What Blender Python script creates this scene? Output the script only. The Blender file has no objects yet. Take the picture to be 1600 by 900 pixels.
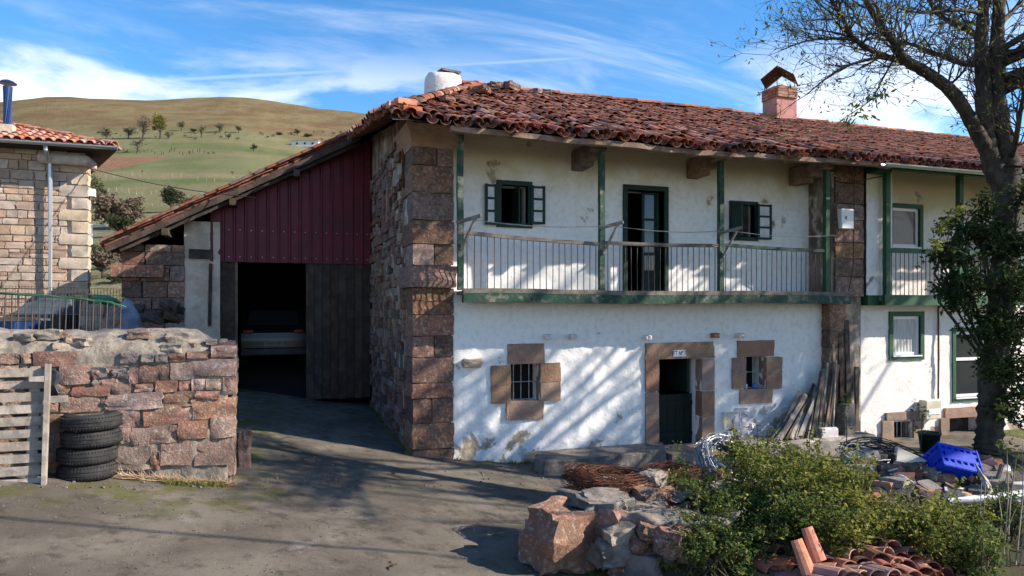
import bpy, bmesh, math, random
from mathutils import Vector, Matrix, noise
R_ = random.Random(7)
scn = bpy.context.scene
col = scn.collection
# ------------------------------------------------------------------ camera
FPX, CXP, HZ = 1100.0, 800.0, 482.0           # focal length (px of the 1600 wide photo), centre, horizon row
CF = Vector((0.326, 0.9454, 0)); CR = Vector((0.9454, -0.326, 0))
CAM = Vector((-2.41, -12.39, 2.73))
cam = bpy.data.objects.new('camera', bpy.data.cameras.new('camera')); col.objects.link(cam)
cam.data.sensor_width = 36.0; cam.data.lens = 36.0*FPX/1600
cam.data.shift_y = (HZ-450)/1600.0
cam.data.clip_end = 5000; cam.data.clip_start = .1
cam.location = CAM
cam.rotation_euler = (math.pi/2, 0, -math.atan2(CF.x, CF.y))
scn.camera = cam
# ------------------------------------------------------------------ world, sun, exposure
SUN = Vector((2.2, -1.0, 1.42)).normalized()
EL = math.asin(SUN.z); AZ = math.atan2(SUN.x, SUN.y)
def pdir(px, py): return (CF + CR*((px-CXP)/FPX) + Vector((0, 0, (HZ-py)/FPX))).normalized()
W = bpy.data.worlds.new('World'); scn.world = W; W.use_nodes = True
nt = W.node_tree; nt.nodes.clear()
class NT:
    def __init__(s, nt): s.nt = nt
    def n(s, t, **k):
        nd = s.nt.nodes.new(t)
        for a, b in k.items(): setattr(nd, a, b)
        return nd
    def l(s, a, b): s.nt.links.new(a, b)
    def val(s, sock, v):
        if hasattr(v, 'is_output') : s.l(v, sock)
        else: sock.default_value = v
    def math(s, op, a, b=0.0, c=0.0, clamp=False):
        m = s.n('ShaderNodeMath', operation=op); m.use_clamp = clamp
        for i, v in enumerate((a, b, c)): s.val(m.inputs[i], v)
        return m.outputs[0]
    def mix(s, f, a, b):
        m = s.n('ShaderNodeMix', data_type='RGBA')
        s.val(m.inputs[0], f); s.val(m.inputs[6], a if hasattr(a, 'is_output') else (*a, 1) if len(a) == 3 else a)
        s.val(m.inputs[7], b if hasattr(b, 'is_output') else (*b, 1) if len(b) == 3 else b)
        return m.outputs[2]
    def noise(s, vec, scale, detail=4, rough=.55, dist=0):
        m = s.n('ShaderNodeTexNoise'); m.inputs['Scale'].default_value = scale
        m.inputs['Detail'].default_value = detail; m.inputs['Roughness'].default_value = rough
        m.inputs['Distortion'].default_value = dist
        if vec is not None: s.l(vec, m.inputs['Vector'])
        return m.outputs[0]
    def ramp(s, v, lo, hi, smooth=True):
        m = s.n('ShaderNodeMapRange'); m.interpolation_type = 'SMOOTHSTEP' if smooth else 'LINEAR'
        s.val(m.inputs[0], v); m.inputs[1].default_value = lo; m.inputs[2].default_value = hi
        return m.outputs[0]
w = NT(nt)
tc = w.n('ShaderNodeTexCoord')
sky = w.n('ShaderNodeTexSky', sky_type='NISHITA'); sky.sun_disc = False
sky.sun_elevation = EL; sky.sun_rotation = AZ; sky.altitude = 900; sky.dust_density = .25; sky.ozone_density = 2.2; sky.air_density = 1.0
sep = w.n('ShaderNodeSeparateXYZ'); w.l(tc.outputs['Generated'], sep.inputs[0])
zc = w.math('MAXIMUM', sep.outputs[2], 0.04)
comb = w.n('ShaderNodeCombineXYZ')
w.l(w.math('DIVIDE', sep.outputs[0], w.math('ADD', zc, .25)), comb.inputs[0]); w.l(w.math('DIVIDE', sep.outputs[1], w.math('ADD', zc, .25)), comb.inputs[1])
mp = w.n('ShaderNodeMapping'); mp.inputs['Rotation'].default_value = (0, 0, .35); mp.inputs['Scale'].default_value = (.5, 2.4, 1); mp.inputs['Location'].default_value = (3.1, 1.2, 0)
w.l(comb.outputs[0], mp.inputs[0])
cir = w.ramp(w.noise(mp.outputs[0], 1.6, 8, .62, .6), .50, .86)
mp2 = w.n('ShaderNodeMapping'); mp2.inputs['Scale'].default_value = (1, 1, 2.6); mp2.inputs['Location'].default_value = (.35, .9, .1)
w.l(tc.outputs['Generated'], mp2.inputs[0])
cum = w.noise(mp2.outputs[0], 3.2, 8, .55, .3)
low = w.ramp(sep.outputs[2], .37, .22)
cumm = w.math('MULTIPLY', w.ramp(cum, .455, .60), low)
dA, dB = pdir(150, 131), pdir(960, 88)
nC = dA.cross(dB).normalized()
dp = w.n('ShaderNodeVectorMath', operation='DOT_PRODUCT'); w.l(tc.outputs['Generated'], dp.inputs[0]); dp.inputs[1].default_value = nC
mid = ((dA+dB)/2).normalized()
dm = w.n('ShaderNodeVectorMath', operation='DOT_PRODUCT'); w.l(tc.outputs['Generated'], dm.inputs[0]); dm.inputs[1].default_value = mid
trail = w.math('MULTIPLY', w.ramp(w.math('ABSOLUTE', dp.outputs['Value']), .0042, .0004), w.ramp(dm.outputs['Value'], .935, .975))
trail = w.math('MULTIPLY', trail, .22)
mask = w.math('MAXIMUM', w.math('MULTIPLY', cir, .6), w.math('MAXIMUM', w.math('MULTIPLY', cumm, .95), trail), clamp=True)
skyg = w.n('ShaderNodeHueSaturation'); skyg.inputs['Saturation'].default_value = 1.3; skyg.inputs['Value'].default_value = 1.0
w.l(sky.outputs[0], skyg.inputs['Color'])
cc = w.mix(mask, skyg.outputs[0], (5.6, 5.7, 5.9))
bg = w.n('ShaderNodeBackground'); w.l(cc, bg.inputs[0]); bg.inputs[1].default_value = .125
wo = w.n('ShaderNodeOutputWorld'); w.l(bg.outputs[0], wo.inputs[0])
sl = bpy.data.lights.new('sun', 'SUN'); sl.energy = 5.0; sl.angle = math.radians(.53); sl.color = (1, .905, .77)
so = bpy.data.objects.new('sun', sl); col.objects.link(so)
so.rotation_euler = (-SUN).to_track_quat('-Z', 'Y').to_euler(); so.location = (30, -20, 30)
vs = scn.view_settings; vs.view_transform = 'Standard'; vs.look = 'None'; vs.exposure = 1.0; vs.gamma = 1; vs.use_curve_mapping = False
# ------------------------------------------------------------------ materials
MATS = {}
def M(name, c1, c2=None, scale=6, rough=.9, bump=.3, bscale=None, var=0, c3=None, c3amt=.5, metal=0, spec=.3, stretch=None, world=True, lo=.4, hi=.62, sub=0):
    if name in MATS: return MATS[name]
    m = bpy.data.materials.new(name); m.use_nodes = True; MATS[name] = m
    t = NT(m.node_tree); b = m.node_tree.nodes['Principled BSDF']
    vec = None
    vec = t.n('ShaderNodeNewGeometry').outputs['Position']
    oi = t.n('ShaderNodeObjectInfo')
    if not world:
        ad = t.n('ShaderNodeVectorMath', operation='ADD'); t.l(vec, ad.inputs[0])
        cmb = t.n('ShaderNodeCombineXYZ')
        for i in range(3): t.l(t.math('MULTIPLY', oi.outputs['Random'], 37.0+11*i), cmb.inputs[i])
        t.l(cmb.outputs[0], ad.inputs[1]); vec = ad.outputs[0]
    if stretch:
        mp = t.n('ShaderNodeMapping'); mp.inputs['Scale'].default_value = stretch; t.l(vec, mp.inputs[0]); vec = mp.outputs[0]
    c = c1
    if c2: c = t.mix(t.ramp(t.noise(vec, scale, 6, .6), lo, hi), c1, c2)
    if c3: c = t.mix(t.math('MULTIPLY', t.ramp(t.noise(vec, scale*2.7, 5, .65), .5, .66), c3amt), c, c3)
    if var:
        hs = t.n('ShaderNodeHueSaturation')
        t.l(t.math('ADD', t.math('MULTIPLY', oi.outputs['Random'], 2*var), 1-var), hs.inputs['Value'])
        rr = t.math('FRACT', t.math('MULTIPLY', oi.outputs['Random'], 17.3))
        t.l(t.math('ADD', t.math('MULTIPLY', rr, .022), .489), hs.inputs['Hue'])
        r3 = t.math('FRACT', t.math('MULTIPLY', oi.outputs['Random'], 57.7))
        t.l(t.math('ADD', t.math('MULTIPLY', r3, .5), .7), hs.inputs['Saturation'])
        t.val(hs.inputs['Color'], c if hasattr(c, 'is_output') else (*c, 1)); c = hs.outputs[0]
    t.val(b.inputs['Base Color'], c if hasattr(c, 'is_output') else (*c, 1))
    b.inputs['Roughness'].default_value = rough; b.inputs['Metallic'].default_value = metal
    b.inputs['Specular IOR Level'].default_value = spec
    if bump:
        bp = t.n('ShaderNodeBump'); bp.inputs['Strength'].default_value = bump; bp.inputs['Distance'].default_value = .02
        t.l(t.noise(vec, bscale or scale*4, 8, .65), bp.inputs['Height']); t.l(bp.outputs[0], b.inputs['Normal'])
    return m
def plaster(name, white, dirt, cream=None, z0=0.0, z1=1.2, zc0=4.6, zc1=5.3, amt=1.0):
    m = bpy.data.materials.new(name); m.use_nodes = True; MATS[name] = m
    t = NT(m.node_tree); b = m.node_tree.nodes['Principled BSDF']
    g = t.n('ShaderNodeNewGeometry'); vec = g.outputs['Position']
    s = t.n('ShaderNodeSeparateXYZ'); t.l(vec, s.inputs[0]); z = s.outputs[2]
    n1 = t.noise(vec, 1.6, 8, .62, .3); n2 = t.noise(vec, 9, 6, .6); n3 = t.noise(vec, .9, 4, .5)
    c = t.mix(t.ramp(n2, .45, .7), white, tuple(x*.86 for x in white))
    if cream:
        f = t.math('ADD', z, t.math('MULTIPLY', t.math('SUBTRACT', n1, .5), 1.6))
        c = t.mix(t.math('MULTIPLY', t.ramp(f, zc0, zc1), .9), c, cream)
    lowz = t.ramp(z, z1, z0)
    thr = t.math('ADD', n1, t.math('MULTIPLY', lowz, .20*amt))
    flake = t.ramp(thr, .64, .70)
    dn = t.mix(t.ramp(n2, .4, .65), dirt, tuple(x*.55 for x in dirt))
    c = t.mix(flake, c, dn)
    c = t.mix(t.math('MULTIPLY', t.ramp(t.math('ADD', t.noise(vec, 3.3, 7, .7), t.math('MULTIPLY', lowz, .1)), .58, .74), .28), c, (dirt[0]*.8, dirt[1]*.78, dirt[2]*.75))
    # vertical streaks of soot and rain
    mp = t.n('ShaderNodeMapping'); mp.inputs['Scale'].default_value = (7, 7, .5); t.l(vec, mp.inputs[0])
    c = t.mix(t.math('MULTIPLY', t.ramp(t.noise(mp.outputs[0], 1, 5, .6), .58, .85), .22), c, (.42, .36, .30))
    t.l(c, b.inputs['Base Color']); b.inputs['Roughness'].default_value = .95; b.inputs['Specular IOR Level'].default_value = .15
    bp = t.n('ShaderNodeBump'); bp.inputs['Strength'].default_value = .55; bp.inputs['Distance'].default_value = .03
    h = t.math('SUBTRACT', t.math('MULTIPLY', t.noise(vec, 22, 8, .6), .6), t.math('MULTIPLY', flake, .6))
    t.l(h, bp.inputs['Height']); t.l(bp.outputs[0], b.inputs['Normal'])
    return m
plaster('plaster_low', (.82, .80, .78), (.46, .38, .29), z0=-.2, z1=1.2, amt=.62)
plaster('plaster_up', (.88, .86, .84), (.45, .36, .27), cream=(.62, .53, .36), zc0=4.9, zc1=5.8, z0=2.6, z1=3.2, amt=.4)
plaster('plaster_next', (.82, .76, .72), (.42, .32, .26), cream=(.60, .50, .32), zc0=4.7, zc1=5.4, z0=-.6, z1=.8, amt=.9)
M('stone_red', (.28, .155, .118), (.19, .122, .098), 7, bump=1.0, bscale=38, var=.28, c3=(.46, .38, .31), c3amt=.6, world=False)
M('stone_pale', (.46, .335, .25), (.36, .255, .195), 7, bump=1.0, bscale=38, var=.22, c3=(.42, .32, .27), c3amt=.6, world=False)
M('stone_quoin', (.52, .40, .29), (.43, .325, .24), 7, bump=1.0, bscale=38, var=.12, world=False)
M('stone_block', (.225, .120, .085), (.125, .076, .058), 7, bump=1.0, bscale=38, var=.42, c3=(.42, .34, .28), c3amt=.55, world=False)
M('stone_dress', (.34, .205, .14), (.26, .165, .12), 6, bump=1.0, bscale=38, var=.14, c3=(.28, .22, .18), c3amt=.5, world=False)
M('stone_dark', (.13, .115, .11), (.20, .165, .15), 7, bump=1.0, bscale=38, var=.25, world=False)
M('mortar', (.29, .245, .20), (.17, .142, .118), 5, bump=1.0, bscale=16, c3=(.13, .118, .10), c3amt=.85)
M('mortar_pale', (.55, .45, .36), (.42, .33, .26), 3, bump=.8, bscale=10)
M('mortar_side', (.29, .22, .165), (.125, .088, .070), 1.6, bump=1.0, bscale=8, c3=(.62, .56, .49), c3amt=.7, stretch=(1, 1, .55), lo=.42, hi=.58)
M('tile', (.33, .122, .076), (.17, .070, .050), 5, spec=.1, bump=.35, bscale=25, var=.5, c3=(.20, .165, .14), c3amt=.7, world=False)
M('tile_mass', (.34, .130, .080), (.155, .066, .047), 4.2, spec=.1, bump=.35, bscale=25, c3=(.30, .23, .19), c3amt=.75, lo=.42, hi=.58)
M('tile_fresh', (.26, .09, .05), (.16, .06, .04), 4, bump=.2, var=.22, c3=(.40, .28, .22), c3amt=.4, world=False)
M('tile_new', (.40, .155, .10), (.31, .12, .08), 6, bump=.3, var=.25, c3=(.34, .24, .19), c3amt=.5, world=False)
M('wood_dark', (.042, .030, .024), (.075, .053, .040), 4, bump=.5, var=.2, stretch=(1, 1, 1), world=False)
M('wood_grey', (.20, .168, .138), (.12, .10, .082), 5, bump=.5, var=.3, c3=(.12, .1, .09), c3amt=.4, world=False)
M('wood_pallet', (.33, .285, .245), (.22, .185, .158), 7, bump=.4, var=.15, world=False)
M('wood_scrap', (.25, .17, .12), (.14, .098, .072), 4, bump=.5, var=.35, world=False)
M('green_old', (.014, .060, .036), (.17, .17, .14), 5, rough=.7, bump=.4, c3=(.10, .085, .07), c3amt=.9, lo=.52, hi=.64)
M('green_new', (.013, .070, .032), (.022, .09, .042), 4, rough=.55, bump=.2, c3=(.06, .07, .05), c3amt=.5)
M('green_dark', (.010, .030, .024), (.016, .042, .034), 6, rough=.6, bump=.2)
M('glass', (.03, .035, .04), rough=.06, bump=0, spec=.6)
M('curtain', (.60, .58, .56), (.42, .41, .40), 9, bump=.3, stretch=(6, 6, .3))
M('pane_white', (.62, .62, .62), (.5, .5, .52), 8, rough=.35, bump=.05)
M('frame_white', (.78, .78, .80), rough=.4, bump=0)
M('iron', (.045, .04, .045), (.10, .055, .035), 9, rough=.6, bump=.3)
M('rust', (.13, .045, .024), (.065, .030, .020), 12, bump=.5, c3=(.2, .10, .06), c3amt=.4)
M('wire_grey', (.40, .42, .45), (.25, .26, .28), 9, rough=.45, bump=.1, metal=.6)
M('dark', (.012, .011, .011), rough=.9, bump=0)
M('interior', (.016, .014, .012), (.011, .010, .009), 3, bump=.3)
M('red_metal', (.125, .010, .022), (.095, .010, .020), 2, rough=.5, bump=.1, c3=(.10, .03, .035), c3amt=.4)
M('rubber', (.016, .016, .018), (.028, .027, .027), 6, rough=.75, bump=.3, bscale=40, c3=(.07, .065, .06), c3amt=.3, world=False)
M('concrete', (.40, .355, .30), (.27, .235, .20), 3, bump=.7, bscale=20, c3=(.13, .125, .11), c3amt=.6)
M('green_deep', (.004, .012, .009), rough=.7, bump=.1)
M('concrete_dark', (.17, .15, .135), (.09, .085, .08), 4, bump=.8, bscale=14, c3=(.30, .26, .22), c3amt=.5)
M('bark', (.042, .033, .026), (.085, .070, .056), 9, bump=1.0, bscale=30, stretch=(1, 1, .4), c3=(.05, .06, .03), c3amt=.5)
M('twig', (.06, .044, .033), (.10, .078, .06), 6, bump=.2)
M('metal_grey', (.42, .44, .47), rough=.35, bump=.05, metal=.7)
M('metal_blue', (.02, .045, .13), rough=.35, bump=.05, metal=.3)
M('pvc', (.60, .62, .66), (.46, .47, .50), 6, rough=.4, bump=.05)
M('panel_cream', (.62, .56, .43), (.48, .44, .35), 5, rough=.6, bump=.1)
M('crate_blue', (.004, .035, .42), (.006, .05, .52), 5, rough=.6, bump=.05, spec=.15)
M('plastic_green', (.03, .33, .20), (.04, .38, .25), 3, rough=.5, bump=.05)
M('bin_green', (.012, .030, .024), rough=.5, bump=.1)
M('bin_lid', (.075, .12, .14), (.05, .08, .10), 3, rough=.45, bump=.1)
M('bin_blue', (.01, .035, .11), rough=.5, bump=.1)
M('tarp', (.20, .23, .30), (.10, .12, .17), 4, rough=.6, bump=.6)
M('chimney_white', (.74, .68, .67), (.60, .53, .52), 5, bump=.6, bscale=12)
M('chimney_pink', (.50, .235, .21), (.40, .19, .17), 5, bump=.4)
M('brick', (.42, .17, .10), (.34, .13, .08), 5, bump=.4, var=.25, world=False)
M('sign_white', (.62, .63, .68), rough=.35, bump=0)
M('sign_ink', (.03, .04, .09), rough=.5, bump=0)
M('red_light', (.30, .01, .02), rough=.2, bump=0)
M('car_paint', (.012, .013, .014), rough=.25, bump=0, spec=.5)
M('plate', (.25, .24, .22), rough=.4, bump=0)
M('cup_blue', (.05, .16, .42), rough=.3, bump=0)
M('straw', (.42, .30, .19), (.30, .20, .12), 9, bump=0)
M('soil', (.060, .045, .033), (.035, .028, .022), 5, bump=1.0, bscale=14, c3=(.14, .115, .09), c3amt=.5)
M('moss', (.11, .12, .02), (.07, .09, .02), 6, bump=.5)
M('black_plastic', (.02, .021, .024), (.04, .04, .045), 5, rough=.35, bump=.1)
M('barn_white', (.62, .60, .58), (.5, .48, .46), 1, bump=0)
def leafmat(name, c, trans=.35, var=.35):
    m = bpy.data.materials.new(name); m.use_nodes = True; MATS[name] = m
    t = NT(m.node_tree); b = m.node_tree.nodes['Principled BSDF']
    g = t.n('ShaderNodeNewGeometry')
    hs = t.n('ShaderNodeHueSaturation'); r = g.outputs['Random Per Island']
    t.l(t.math('ADD', t.math('MULTIPLY', r, 2*var), 1-var), hs.inputs['Value'])
    t.l(t.math('ADD', t.math('MULTIPLY', t.math('FRACT', t.math('MULTIPLY', r, 13.7)), .06), .465), hs.inputs['Hue'])
    hs.inputs['Color'].default_value = (*c, 1)
    t.l(hs.outputs[0], b.inputs['Base Color']); b.inputs['Roughness'].default_value = .75; b.inputs['Specular IOR Level'].default_value = .15
    tr = t.n('ShaderNodeBsdfTranslucent'); t.l(hs.outputs[0], tr.inputs[0])
    mx = t.n('ShaderNodeMixShader'); mx.inputs[0].default_value = trans
    t.l(b.outputs[0], mx.inputs[1]); t.l(tr.outputs[0], mx.inputs[2])
    t.l(mx.outputs[0], m.node_tree.nodes['Material Output'].inputs[0])
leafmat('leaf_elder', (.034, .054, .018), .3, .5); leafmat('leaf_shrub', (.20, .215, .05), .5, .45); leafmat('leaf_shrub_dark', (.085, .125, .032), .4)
leafmat('leaf_yellow', (.22, .23, .05)); leafmat('leaf_hill_dark', (.035, .048, .02), .1); leafmat('leaf_hill_grey', (.125, .10, .078), .1)
leafmat('leaf_hill_green', (.085, .095, .045), .1); leafmat('leaf_hill_yellow', (.15, .145, .035), .1); leafmat('bracken', (.135, .10, .07), .1); leafmat('leaf_brown', (.22, .10, .05))
# ------------------------------------------------------------------ helpers
class MB:
    def __init__(s): s.v = []; s.f = []
    def add(s, vs, fs):
        o = len(s.v); s.v += [tuple(v) for v in vs]; s.f += [tuple(i+o for i in f) for f in fs]; return s
    def box(s, x0, x1, y0, y1, z0, z1, jit=0):
        vs = [(x, y, z) for z in (z0, z1) for y in (y0, y1) for x in (x0, x1)]
        if jit: vs = [tuple(c+R_.uniform(-jit, jit) for c in v) for v in vs]
        return s.add(vs, [(0, 2, 3, 1), (4, 5, 7, 6), (0, 1, 5, 4), (2, 6, 7, 3), (0, 4, 6, 2), (1, 3, 7, 5)])
    def beam(s, a, b, w, h, up=Vector((0, 0, 1))):
        a, b = Vector(a), Vector(b); d = (b-a).normalized()
        sx = d.cross(up)
        if sx.length < 1e-4: sx = d.cross(Vector((0, 1, 0)))
        sx.normalize(); sy = sx.cross(d).normalized()
        vs = [p+sx*(i*w/2)+sy*(j*h/2) for p in (a, b) for i, j in ((-1, -1), (1, -1), (1, 1), (-1, 1))]
        return s.add(vs, [(0, 1, 2, 3), (7, 6, 5, 4), (0, 4, 5, 1), (1, 5, 6, 2), (2, 6, 7, 3), (3, 7, 4, 0)])
    def tube(s, pts, rad, n=6, cap=True):
        pts = [Vector(p) for p in pts]; m = len(pts)
        if not hasattr(rad, '__len__'): rad = [rad]*m
        up = Vector((0.13, .27, .95)); vs = []
        for i, p in enumerate(pts):
            d = (pts[min(i+1, m-1)]-pts[max(i-1, 0)])
            if d.length < 1e-6: d = Vector((0, 0, 1))
            d.normalize(); a = d.cross(up)
            if a.length < 1e-3: a = d.cross(Vector((1, 0, 0)))
            a.normalize(); b = d.cross(a); up = b.cross(d) if b.length else up
            for k in range(n):
                t = 2*math.pi*k/n; vs.append(p+(a*math.cos(t)+b*math.sin(t))*rad[i])
        fs = [(i*n+k, i*n+(k+1) % n, (i+1)*n+(k+1) % n, (i+1)*n+k) for i in range(m-1) for k in range(n)]
        if cap: fs += [tuple(range(n-1, -1, -1)), tuple((m-1)*n+k for k in range(n))]
        return s.add(vs, fs)
    def lathe(s, prof, n=16, c=(0, 0, 0)):
        vs = [(c[0]+r*math.cos(2*math.pi*k/n), c[1]+r*math.sin(2*math.pi*k/n), c[2]+z) for r, z in prof for k in range(n)]
        m = len(prof)
        return s.add(vs, [(i*n+k, i*n+(k+1) % n, (i+1)*n+(k+1) % n, (i+1)*n+k) for i in range(m-1) for k in range(n)])
    def mesh(s, name, mat, smooth=False):
        me = bpy.data.meshes.new(name); me.from_pydata(s.v, [], s.f); me.validate()
        if mat: me.materials.append(MATS[mat])
        if smooth: me.polygons.foreach_set('use_smooth', [True]*len(me.polygons))
        me.update(); return me
    def build(s, name, mat, parent=None, smooth=False, fix=True, bevel=0):
        me = s.mesh(name, mat, smooth)
        if fix or bevel:
            bm = bmesh.new(); bm.from_mesh(me); bmesh.ops.recalc_face_normals(bm, faces=bm.faces)
            if bevel: bmesh.ops.bevel(bm, geom=bm.edges[:], offset=bevel, segments=1, affect='EDGES', clamp_overlap=True)
            bm.to_mesh(me); bm.free()
        return put(name, me, parent)
def put(name, me, parent=None, mw=None):
    o = bpy.data.objects.new(name, me); col.objects.link(o)
    if parent is not None: o.parent = parent
    if mw is not None: o.matrix_basis = mw
    return o
def empty(name, loc=(0, 0, 0)):
    # things built in world coordinates keep their Empty at the origin of their parts' frame
    o = bpy.data.objects.new(name, None); col.objects.link(o); o.location = loc; o.empty_display_size = .2; return o
def tag(o, label, cat, group=None, kind=None):
    o['label'] = label; o['category'] = cat
    if group: o['group'] = group
    o['kind'] = kind or 'thing'
    return o
def rebase(root):
    # move an Empty (and only the Empty) to the base of its parts
    bpy.context.view_layer.update()
    pts = [c.matrix_world @ Vector(b) for c in root.children_recursive if c.type == 'MESH' for b in c.bound_box]
    mn = [min(p[i] for p in pts) for i in range(3)]; mx = [max(p[i] for p in pts) for i in range(3)]
    loc = Vector(((mn[0]+mx[0])/2, (mn[1]+mx[1])/2, mn[2]))
    for c in root.children: c.matrix_basis = Matrix.Translation(-loc) @ c.matrix_basis
    root.location = loc
def ray(px, py): return CF + CR*((px-CXP)/FPX) + Vector((0, 0, (HZ-py)/FPX))
def P(px, py, F): return CAM + ray(px, py)*F
def onY(px, py, Y):
    r = ray(px, py); return CAM + r*((Y-CAM.y)/r.y)
def rect(x0, y0, x1, y1, Y):
    a, b = onY(x0, (y0+y1)/2, Y), onY(x1, (y0+y1)/2, Y); m = (x0+x1)/2
    return a.x, b.x, onY(m, y1, Y).z, onY(m, y0, Y).z
def sm(a, b, x):
    t = max(0, min(1, (x-a)/(b-a))); return t*t*(3-2*t)
def nz(x, y, z=0.0): return noise.noise(Vector((x, y, z)))
def camFR(x, y):
    d = Vector((x, y, 0))-Vector((CAM.x, CAM.y, 0)); return d.dot(CF), d.dot(CR)
HP = [(0, 0), (30, 2.0), (42, 4.6), (60, 8.0), (110, 17.9), (190, 40), (290, 73), (360, 103), (420, 128), (455, 134), (500, 135), (600, 122), (900, 60), (1500, 10)]
def hprof(F):
    for (a, za), (b, zb) in zip(HP, HP[1:]):
        if F <= b: t = (F-a)/(b-a); return za+(zb-za)*t
    return 0
def yard(x, y):
    xs = x if x < 1.2 else 1.2+1.25*(1-math.exp(-(x-1.2)/1.25))
    return .12-.15*max(xs, -12)+.03*max(-14, min(y, 9))
def garden(x, y):
    m = sm(.95+.42*max(0, y+5.3), 1.75+.42*max(0, y+5.3), x)*sm(-3.4, -4.3, y)
    z = .42+.27*min(0, y+5.0)+.04*(x-3)*(x < 8)
    return m, z
def ground(x, y):
    F, R = camFR(x, y)
    z = yard(x, y)
    m, zg = garden(x, y); z = z*(1-m)+max(z, zg)*m
    if F > 22:
        k = 1.0; u = R/max(F, 1)
        k = 1 - .09*sm(-.42, -.20, u) - .55*sm(-.22, .6, u) - .06*sm(-.6, -.9, u)
        h = hprof(F)
        h *= 1+.05*nz(x*.012, y*.012)+.0
        t = sm(22, 34, F); z = z*(1-t)+(h*k+.5+.35*nz(x*.15, y*.15)*min(1, F/80))*t
    return z
def onG(px, py, F0=5, F1=30):
    r = ray(px, py); F = F0
    while F < F1:
        p = CAM+r*F
        if p.z <= ground(p.x, p.y): return Vector((p.x, p.y, ground(p.x, p.y)))
        F += .03
    return CAM+r*F1
# stones: a pool of rounded, uneven blocks (unit size)
def stone_pool(n, rough=.10, sq=.72, cuts=2, ang=38):
    out = []
    for i in range(n):
        bm = bmesh.new(); bmesh.ops.create_cube(bm, size=1.0)
        bmesh.ops.subdivide_edges(bm, edges=bm.edges[:], cuts=cuts, use_grid_fill=True)
        for v in bm.verts:
            c = v.co*2; m = max(abs(c.x), abs(c.y), abs(c.z)); s = c.normalized()*m
            c = c*sq+s*(1-sq)
            d = noise.noise_vector(c*1.3+Vector((i*9.1, i*3.7, 0)))*rough*2 + noise.noise_vector(c*3.1+Vector((i*5.1, 0, i*3.7)))*rough*.7 + noise.noise_vector(c*7.3+Vector((0, i*5.1, i*3.7)))*rough*.25
            v.co = (c+d)*.5
        me = bpy.data.meshes.new('stone'); bm.to_mesh(me); bm.free()
        me.polygons.foreach_set('use_smooth', [True]*len(me.polygons)); me.set_sharp_from_angle(angle=math.radians(ang)); out.append(me)
    return out
POOLS = {}
def pool(mat, kind='rough'):
    k = (mat, kind)
    if k not in POOLS:
        src = stone_pool(10, *{'rough': (.085, .90, 3, 32), 'block': (.040, .945, 4, 30), 'rock': (.15, .84, 6, 34)}[kind])
        for me in src: me.materials.append(MATS[mat])
        POOLS[k] = src
    return POOLS[k]
def stone(parent, c, size, mat, kind='rough', rot=0.0, name='stone', rx=0, ry=0):
    mw = Matrix.Translation(c) @ Matrix.Rotation(rot, 4, 'Z') @ Matrix.Rotation(ry, 4, 'Y') @ Matrix.Rotation(rx, 4, 'X') @ Matrix.Diagonal((*size, 1))
    return put(name, R_.choice(pool(mat, kind)), parent, mw)
def courses(a0, a1, z0, z1, h, wd, holes=()):
    out = []; z = z0
    while z < z1-.04:
        hh = min(R_.uniform(*h), z1-z)
        if z1-(z+hh) < h[0]*.6: hh = z1-z
        a = a0
        while a < a1-.02:
            ww = R_.uniform(*wd)
            if a1-(a+ww) < wd[0]*.7: ww = a1-a
            cx, cz = a+ww/2, z+hh/2
            if not any(x0-.03 < cx < x1+.03 and q0-.03 < cz < q1+.03 for x0, x1, q0, q1 in holes):
                if ww > .3 and hh > h[0]*1.45 and R_.random() < .3:
                    out += [(cx, z+hh*.28, ww, hh*.54), (cx-ww*.22, z+hh*.78, ww*.52, hh*.42), (cx+ww*.27, z+hh*.78, ww*.42, hh*.42)]
                else: out.append((cx, cz, ww, hh))
            a += ww
        z += hh
    return out
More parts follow.
